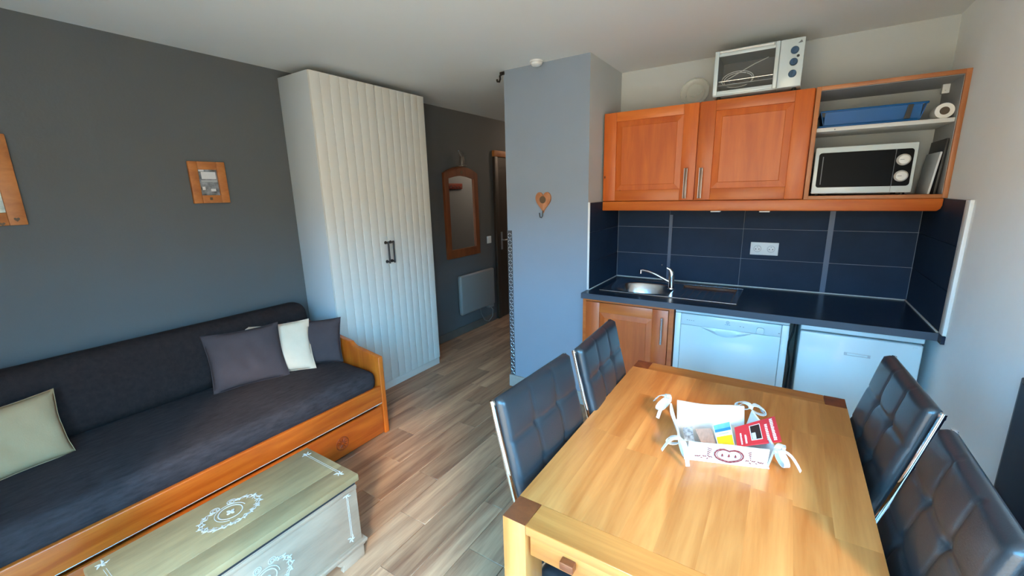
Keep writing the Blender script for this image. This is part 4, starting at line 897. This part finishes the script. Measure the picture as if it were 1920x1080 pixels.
# ================================================================ BREAD BASKET AND CONTENTS
O = Vector((-.193, 1.245, TZ)); ang = math.radians(19); BU = Vector((math.cos(ang), math.sin(ang), 0)); BV = Vector((-math.sin(ang), math.cos(ang), 0)); BZ = Vector((0, 0, 1))
bw, bd, bh = .235, .235, .068
P3 = lambda u, v, z: O + BU * u + BV * v + BZ * z
t = thing('bread_basket', 'white cloth bread basket with corner bows and red heart print', 'basket', tuple(P3(bw / 2, bd / 2, 0)))
mb = MB(); th = .006
def slab(p, inward):   # quad with thickness
    p = [Vector(q) for q in p]; i = Vector(inward) * th; vs = p + [q + i for q in p]
    return MB().add(vs, [(0, 1, 2, 3), (7, 6, 5, 4), (0, 4, 5, 1), (1, 5, 6, 2), (2, 6, 7, 3), (3, 7, 4, 0)])
def wavy(p0, p1, out, lean, hgt=bh, n=14, nv=5, seed=0):
    """cloth side wall between two bottom corners, leaning outward, top edge slightly wavy"""
    p0, p1, out = Vector(p0), Vector(p1), Vector(out); mb = MB()
    def f(u, v, s):
        q = p0.lerp(p1, u) + out * (lean * v + .004 * math.sin(7 * u + seed) * v - s * th) + BZ * (hgt * v * (1 - .06 * math.sin(PI * u)) + .0005)
        return q
    for s in (0, 1): mb.grid(lambda u, v: f(u, v, s), n, nv)
    mb.grid(lambda u, v: f(u, 1, v), n, 1); mb.grid(lambda u, v: f(0, u, v), nv, 1); mb.grid(lambda u, v: f(1, u, v), nv, 1); mb.grid(lambda u, v: f(u, 0, v), n, 1)
    return mb
obj('base', slab([P3(0, 0, .001), P3(bw, 0, .001), P3(bw, bd, .001), P3(0, bd, .001)], (0, 0, .6)), 'linen', t)
fr = obj('side', wavy(P3(.008, 0, 0), P3(bw - .008, 0, 0), -BV, .006, seed=1), 'linen', t, smooth=True, merge=True, angle=60)
obj('side', wavy(P3(.008, bd, 0), P3(bw - .008, bd, 0), BV, .02, seed=2), 'linen', t, smooth=True, merge=True, angle=60)
obj('side', wavy(P3(0, .008, 0), P3(0, bd - .008, 0), -BU, .022, seed=3), 'linen', t, smooth=True, merge=True, angle=60)
obj('side', wavy(P3(bw, .008, 0), P3(bw, bd - .008, 0), BU, .018, seed=4), 'linen', t, smooth=True, merge=True, angle=60)
def ribbon(pts, w, W):
    """cloth band following pts: width w along W (constant), about 1.6 mm thick"""
    P = [Vector(p) for p in pts]; W = Vector(W).normalized(); mb = MB(); n = len(P); vs = []
    for i, p in enumerate(P):
        T = (P[min(i + 1, n - 1)] - P[max(i - 1, 0)]).normalized(); Nn = T.cross(W); Nn = Nn.normalized() * .0008 if Nn.length > 1e-6 else BZ * .0008
        for a, b in ((-1, -1), (1, -1), (1, 1), (-1, 1)): vs.append(p + W * (a * w / 2) + Nn * b)
    fs = [(0, 1, 2, 3), tuple(4 * (n - 1) + k for k in (3, 2, 1, 0))]
    for i in range(n - 1):
        for k in range(4): fs.append((4 * i + k, 4 * i + (k + 1) % 4, 4 * i + 4 + (k + 1) % 4, 4 * i + 4 + k))
    return mb.add(vs, fs)
def bow(u, v, z, a, s=1.0, seed=0):
    c = P3(u, v, z); rnd = random.Random(seed)
    o = obj('bow', MB().lathe([(.003, -.007), (.007, -.005), (.008, .003), (.004, .007)], tuple(c), n=12), 'linen', t, smooth=True)
    for q in (-1, 1):
        aa = a + q * 1.15; Dq = BU * math.cos(aa) + BV * math.sin(aa); W = BZ.cross(Dq); L = .050 * s * (1 + .1 * q)
        loop = [c + Dq * (L / 2 * (1 - math.cos(k * PI / 8))) + BZ * (.013 * s * math.sin(k * PI / 8) - .016 * (1 - math.cos(k * PI / 8)) * .5) for k in range(17)]
        obj('loop', ribbon(loop, .016, W), 'linen', o, smooth=True)
    for q in (-1, 1):
        aa = a + q * .45 + PI * (q > 0) * .25; Dq = BU * math.cos(aa) + BV * math.sin(aa); W = BZ.cross(Dq); L = .058 * s
        l = [c + Dq * (L * k / 7) + BZ * (.012 * math.sin(k * PI / 7) - .050 * (k / 7) ** 2 * (1 if q > 0 else .7)) for k in range(8)]
        obj('tail', ribbon(l, .012, W), 'linen', o, smooth=True)
bow(-.020, bd + .014, .072, math.radians(160), 1.15, 1); bow(bw + .012, bd + .014, .070, math.radians(60), 1.05, 2)
bow(-.014, -.004, .066, math.radians(215), .95, 3); bow(bw + .012, -.004, .066, math.radians(-10), 1.1, 4)
# red embroidery print on the front side
F = frame3(P3(bw / 2 + .004, -.0068, .036), BU, BZ * .97, -BV)
nb_ = tuple(-BV); mb = MB()
def heart2d_round(w, h, n):
    P = []
    for i in range(n):
        b = (2 * PI * i / n + PI) % (2 * PI) - PI; r = (1 - .38 * math.exp(-(b / .40) ** 2)) * (1 + .08 * math.cos(2 * b + PI) + .08 * math.exp(-((abs(b) - PI) / .30) ** 2))
        P.append((r * w / 2 * math.sin(b), r * h / 2 * math.cos(b)))
    return P
hp_ = [F(x, z) for x, z in heart2d_round(.072, .048, 40)]
mb.tube(hp_, [.0019 + .0008 * (k % 2) for k in range(40)], 5, closed=True, flat=(nb_, .4))
mb.tube([F(x * .86, z * .86) for x, z in heart2d_round(.072, .048, 40)], .0011, 5, closed=True, flat=(nb_, .4))
for x in (-.018, .0, .018):
    for q in range(3): mb.tube([F(x - .0035 + .001 * q, -.006 + .003 * q), F(x, -.003 + .0035 * q), F(x + .0035 - .001 * q, -.006 + .003 * q)], .0013, 5, flat=(nb_, .4))
    mb.tube([F(x, -.008), F(x, .003)], .0012, 5, flat=(nb_, .4))
for s in (-1, 1):
    for q in range(9):
        x = s * (.045 + .0055 * q); z = -.014 + .003 * math.sin(q * 2.3); mb.tube([F(x, z), F(x + s * .005, z + .004 * math.cos(q * 1.7))], .0016, 5, flat=(nb_, .4))
    for q in range(5): mb.tube([F(s * (.057 - .002 * q) + .002, -.010 + .006 * q), F(s * .060, -.006 + .006 * q)], .0014, 5, flat=(nb_, .4))
obj('heart_print', mb, 'print_red', fr)
# leaflets lying in the basket: small boards with flat print
def card(name, label, cat, pts, th_, m):
    p = [Vector(q) for q in pts]; n = (p[1] - p[0]).cross(p[3] - p[0]).normalized()
    o = obj(name, MB().add(p + [q - n * th_ for q in p], [(0, 1, 2, 3), (7, 6, 5, 4), (0, 4, 5, 1), (1, 5, 6, 2), (2, 6, 7, 3), (3, 7, 4, 0)]), m)
    tag(o, label, cat)
    o_pt = lambda a, b, k=.0004: p[0].lerp(p[1], a).lerp(p[3].lerp(p[2], a), b) + n * k
    return o, o_pt
def patch(o, F, a0, a1, b0, b1, m, name, k=.0004):
    return obj(name, MB().add([F(a0, b0, k), F(a1, b0, k), F(a1, b1, k), F(a0, b1, k), F(a0, b0, -.0002), F(a1, b0, -.0002), F(a1, b1, -.0002), F(a0, b1, -.0002)],
               [(0, 1, 2, 3), (0, 4, 5, 1), (1, 5, 6, 2), (2, 6, 7, 3), (3, 7, 4, 0)]), m, o)
o, F = card('red_leaflet', 'red printed card sticking out of the bread basket', 'leaflet', [(-.058, 1.312, .812), (.053, 1.385, .826), (.030, 1.520, .836), (-.076, 1.412, .818)], .003, 'card_red')
patch(o, F, .34, .60, .18, .86, 'card_white', 'photo_border'); patch(o, F, .36, .585, .21, .83, 'card_black', 'photo', .0007)
patch(o, F, .37, .46, .22, .50, 'board_grey', 'photo_shine', .001)
rnd = random.Random(4)
def letters(a0, a1, b0, b1, n, nm):
    st = (b1 - b0) / n; mb = MB()
    for i in range(n):
        bb0 = b0 + st * i; k = rnd.choice([1, 2, 3])
        mb.add([F(a0, bb0, .0006), F(a1 - rnd.uniform(0, .3) * (a1 - a0), bb0, .0006), F(a1 - rnd.uniform(0, .2) * (a1 - a0), bb0 + st * .7, .0006), F(a0, bb0 + st * .7, .0006)], [(0, 1, 2, 3)])
    obj(nm, mb, 'card_white', o)
letters(.84, .92, .06, .95, 13, 'lettering'); letters(.70, .77, .10, .78, 9, 'lettering'); letters(.20, .25, .08, .5, 8, 'lettering'); letters(.10, .14, .05, .62, 12, 'lettering')
o, F = card('yellow_leaflet', 'blue and yellow booklet between the cards in the basket', 'leaflet', [(-.105, 1.285, .806), (-.064, 1.315, .808), (-.092, 1.437, .822), (-.136, 1.385, .820)], .004, 'card_white')
patch(o, F, .03, .97, .02, .46, 'card_yellow', 'yellow_field'); patch(o, F, .03, .97, .66, .78, 'card_blue', 'blue_band'); patch(o, F, .03, .97, .78, .99, 'card_skyblue', 'sky_field')
patch(o, F, .2, .8, .54, .58, 'socket_grey', 'title_line', .0006)
o, F = card('brown_leaflet', 'wood patterned brown card at the left inside the basket', 'leaflet', [(-.150, 1.288, .800), (-.108, 1.306, .802), (-.140, 1.380, .812), (-.184, 1.350, .812)], .005, 'card_brown')
o, F = card('patterned_leaflet', 'black and white patterned card tucked at the left basket side', 'leaflet', [(-.205, 1.300, .790), (-.178, 1.312, .795), (-.195, 1.372, .805), (-.222, 1.360, .800)], .003, 'card_pattern')
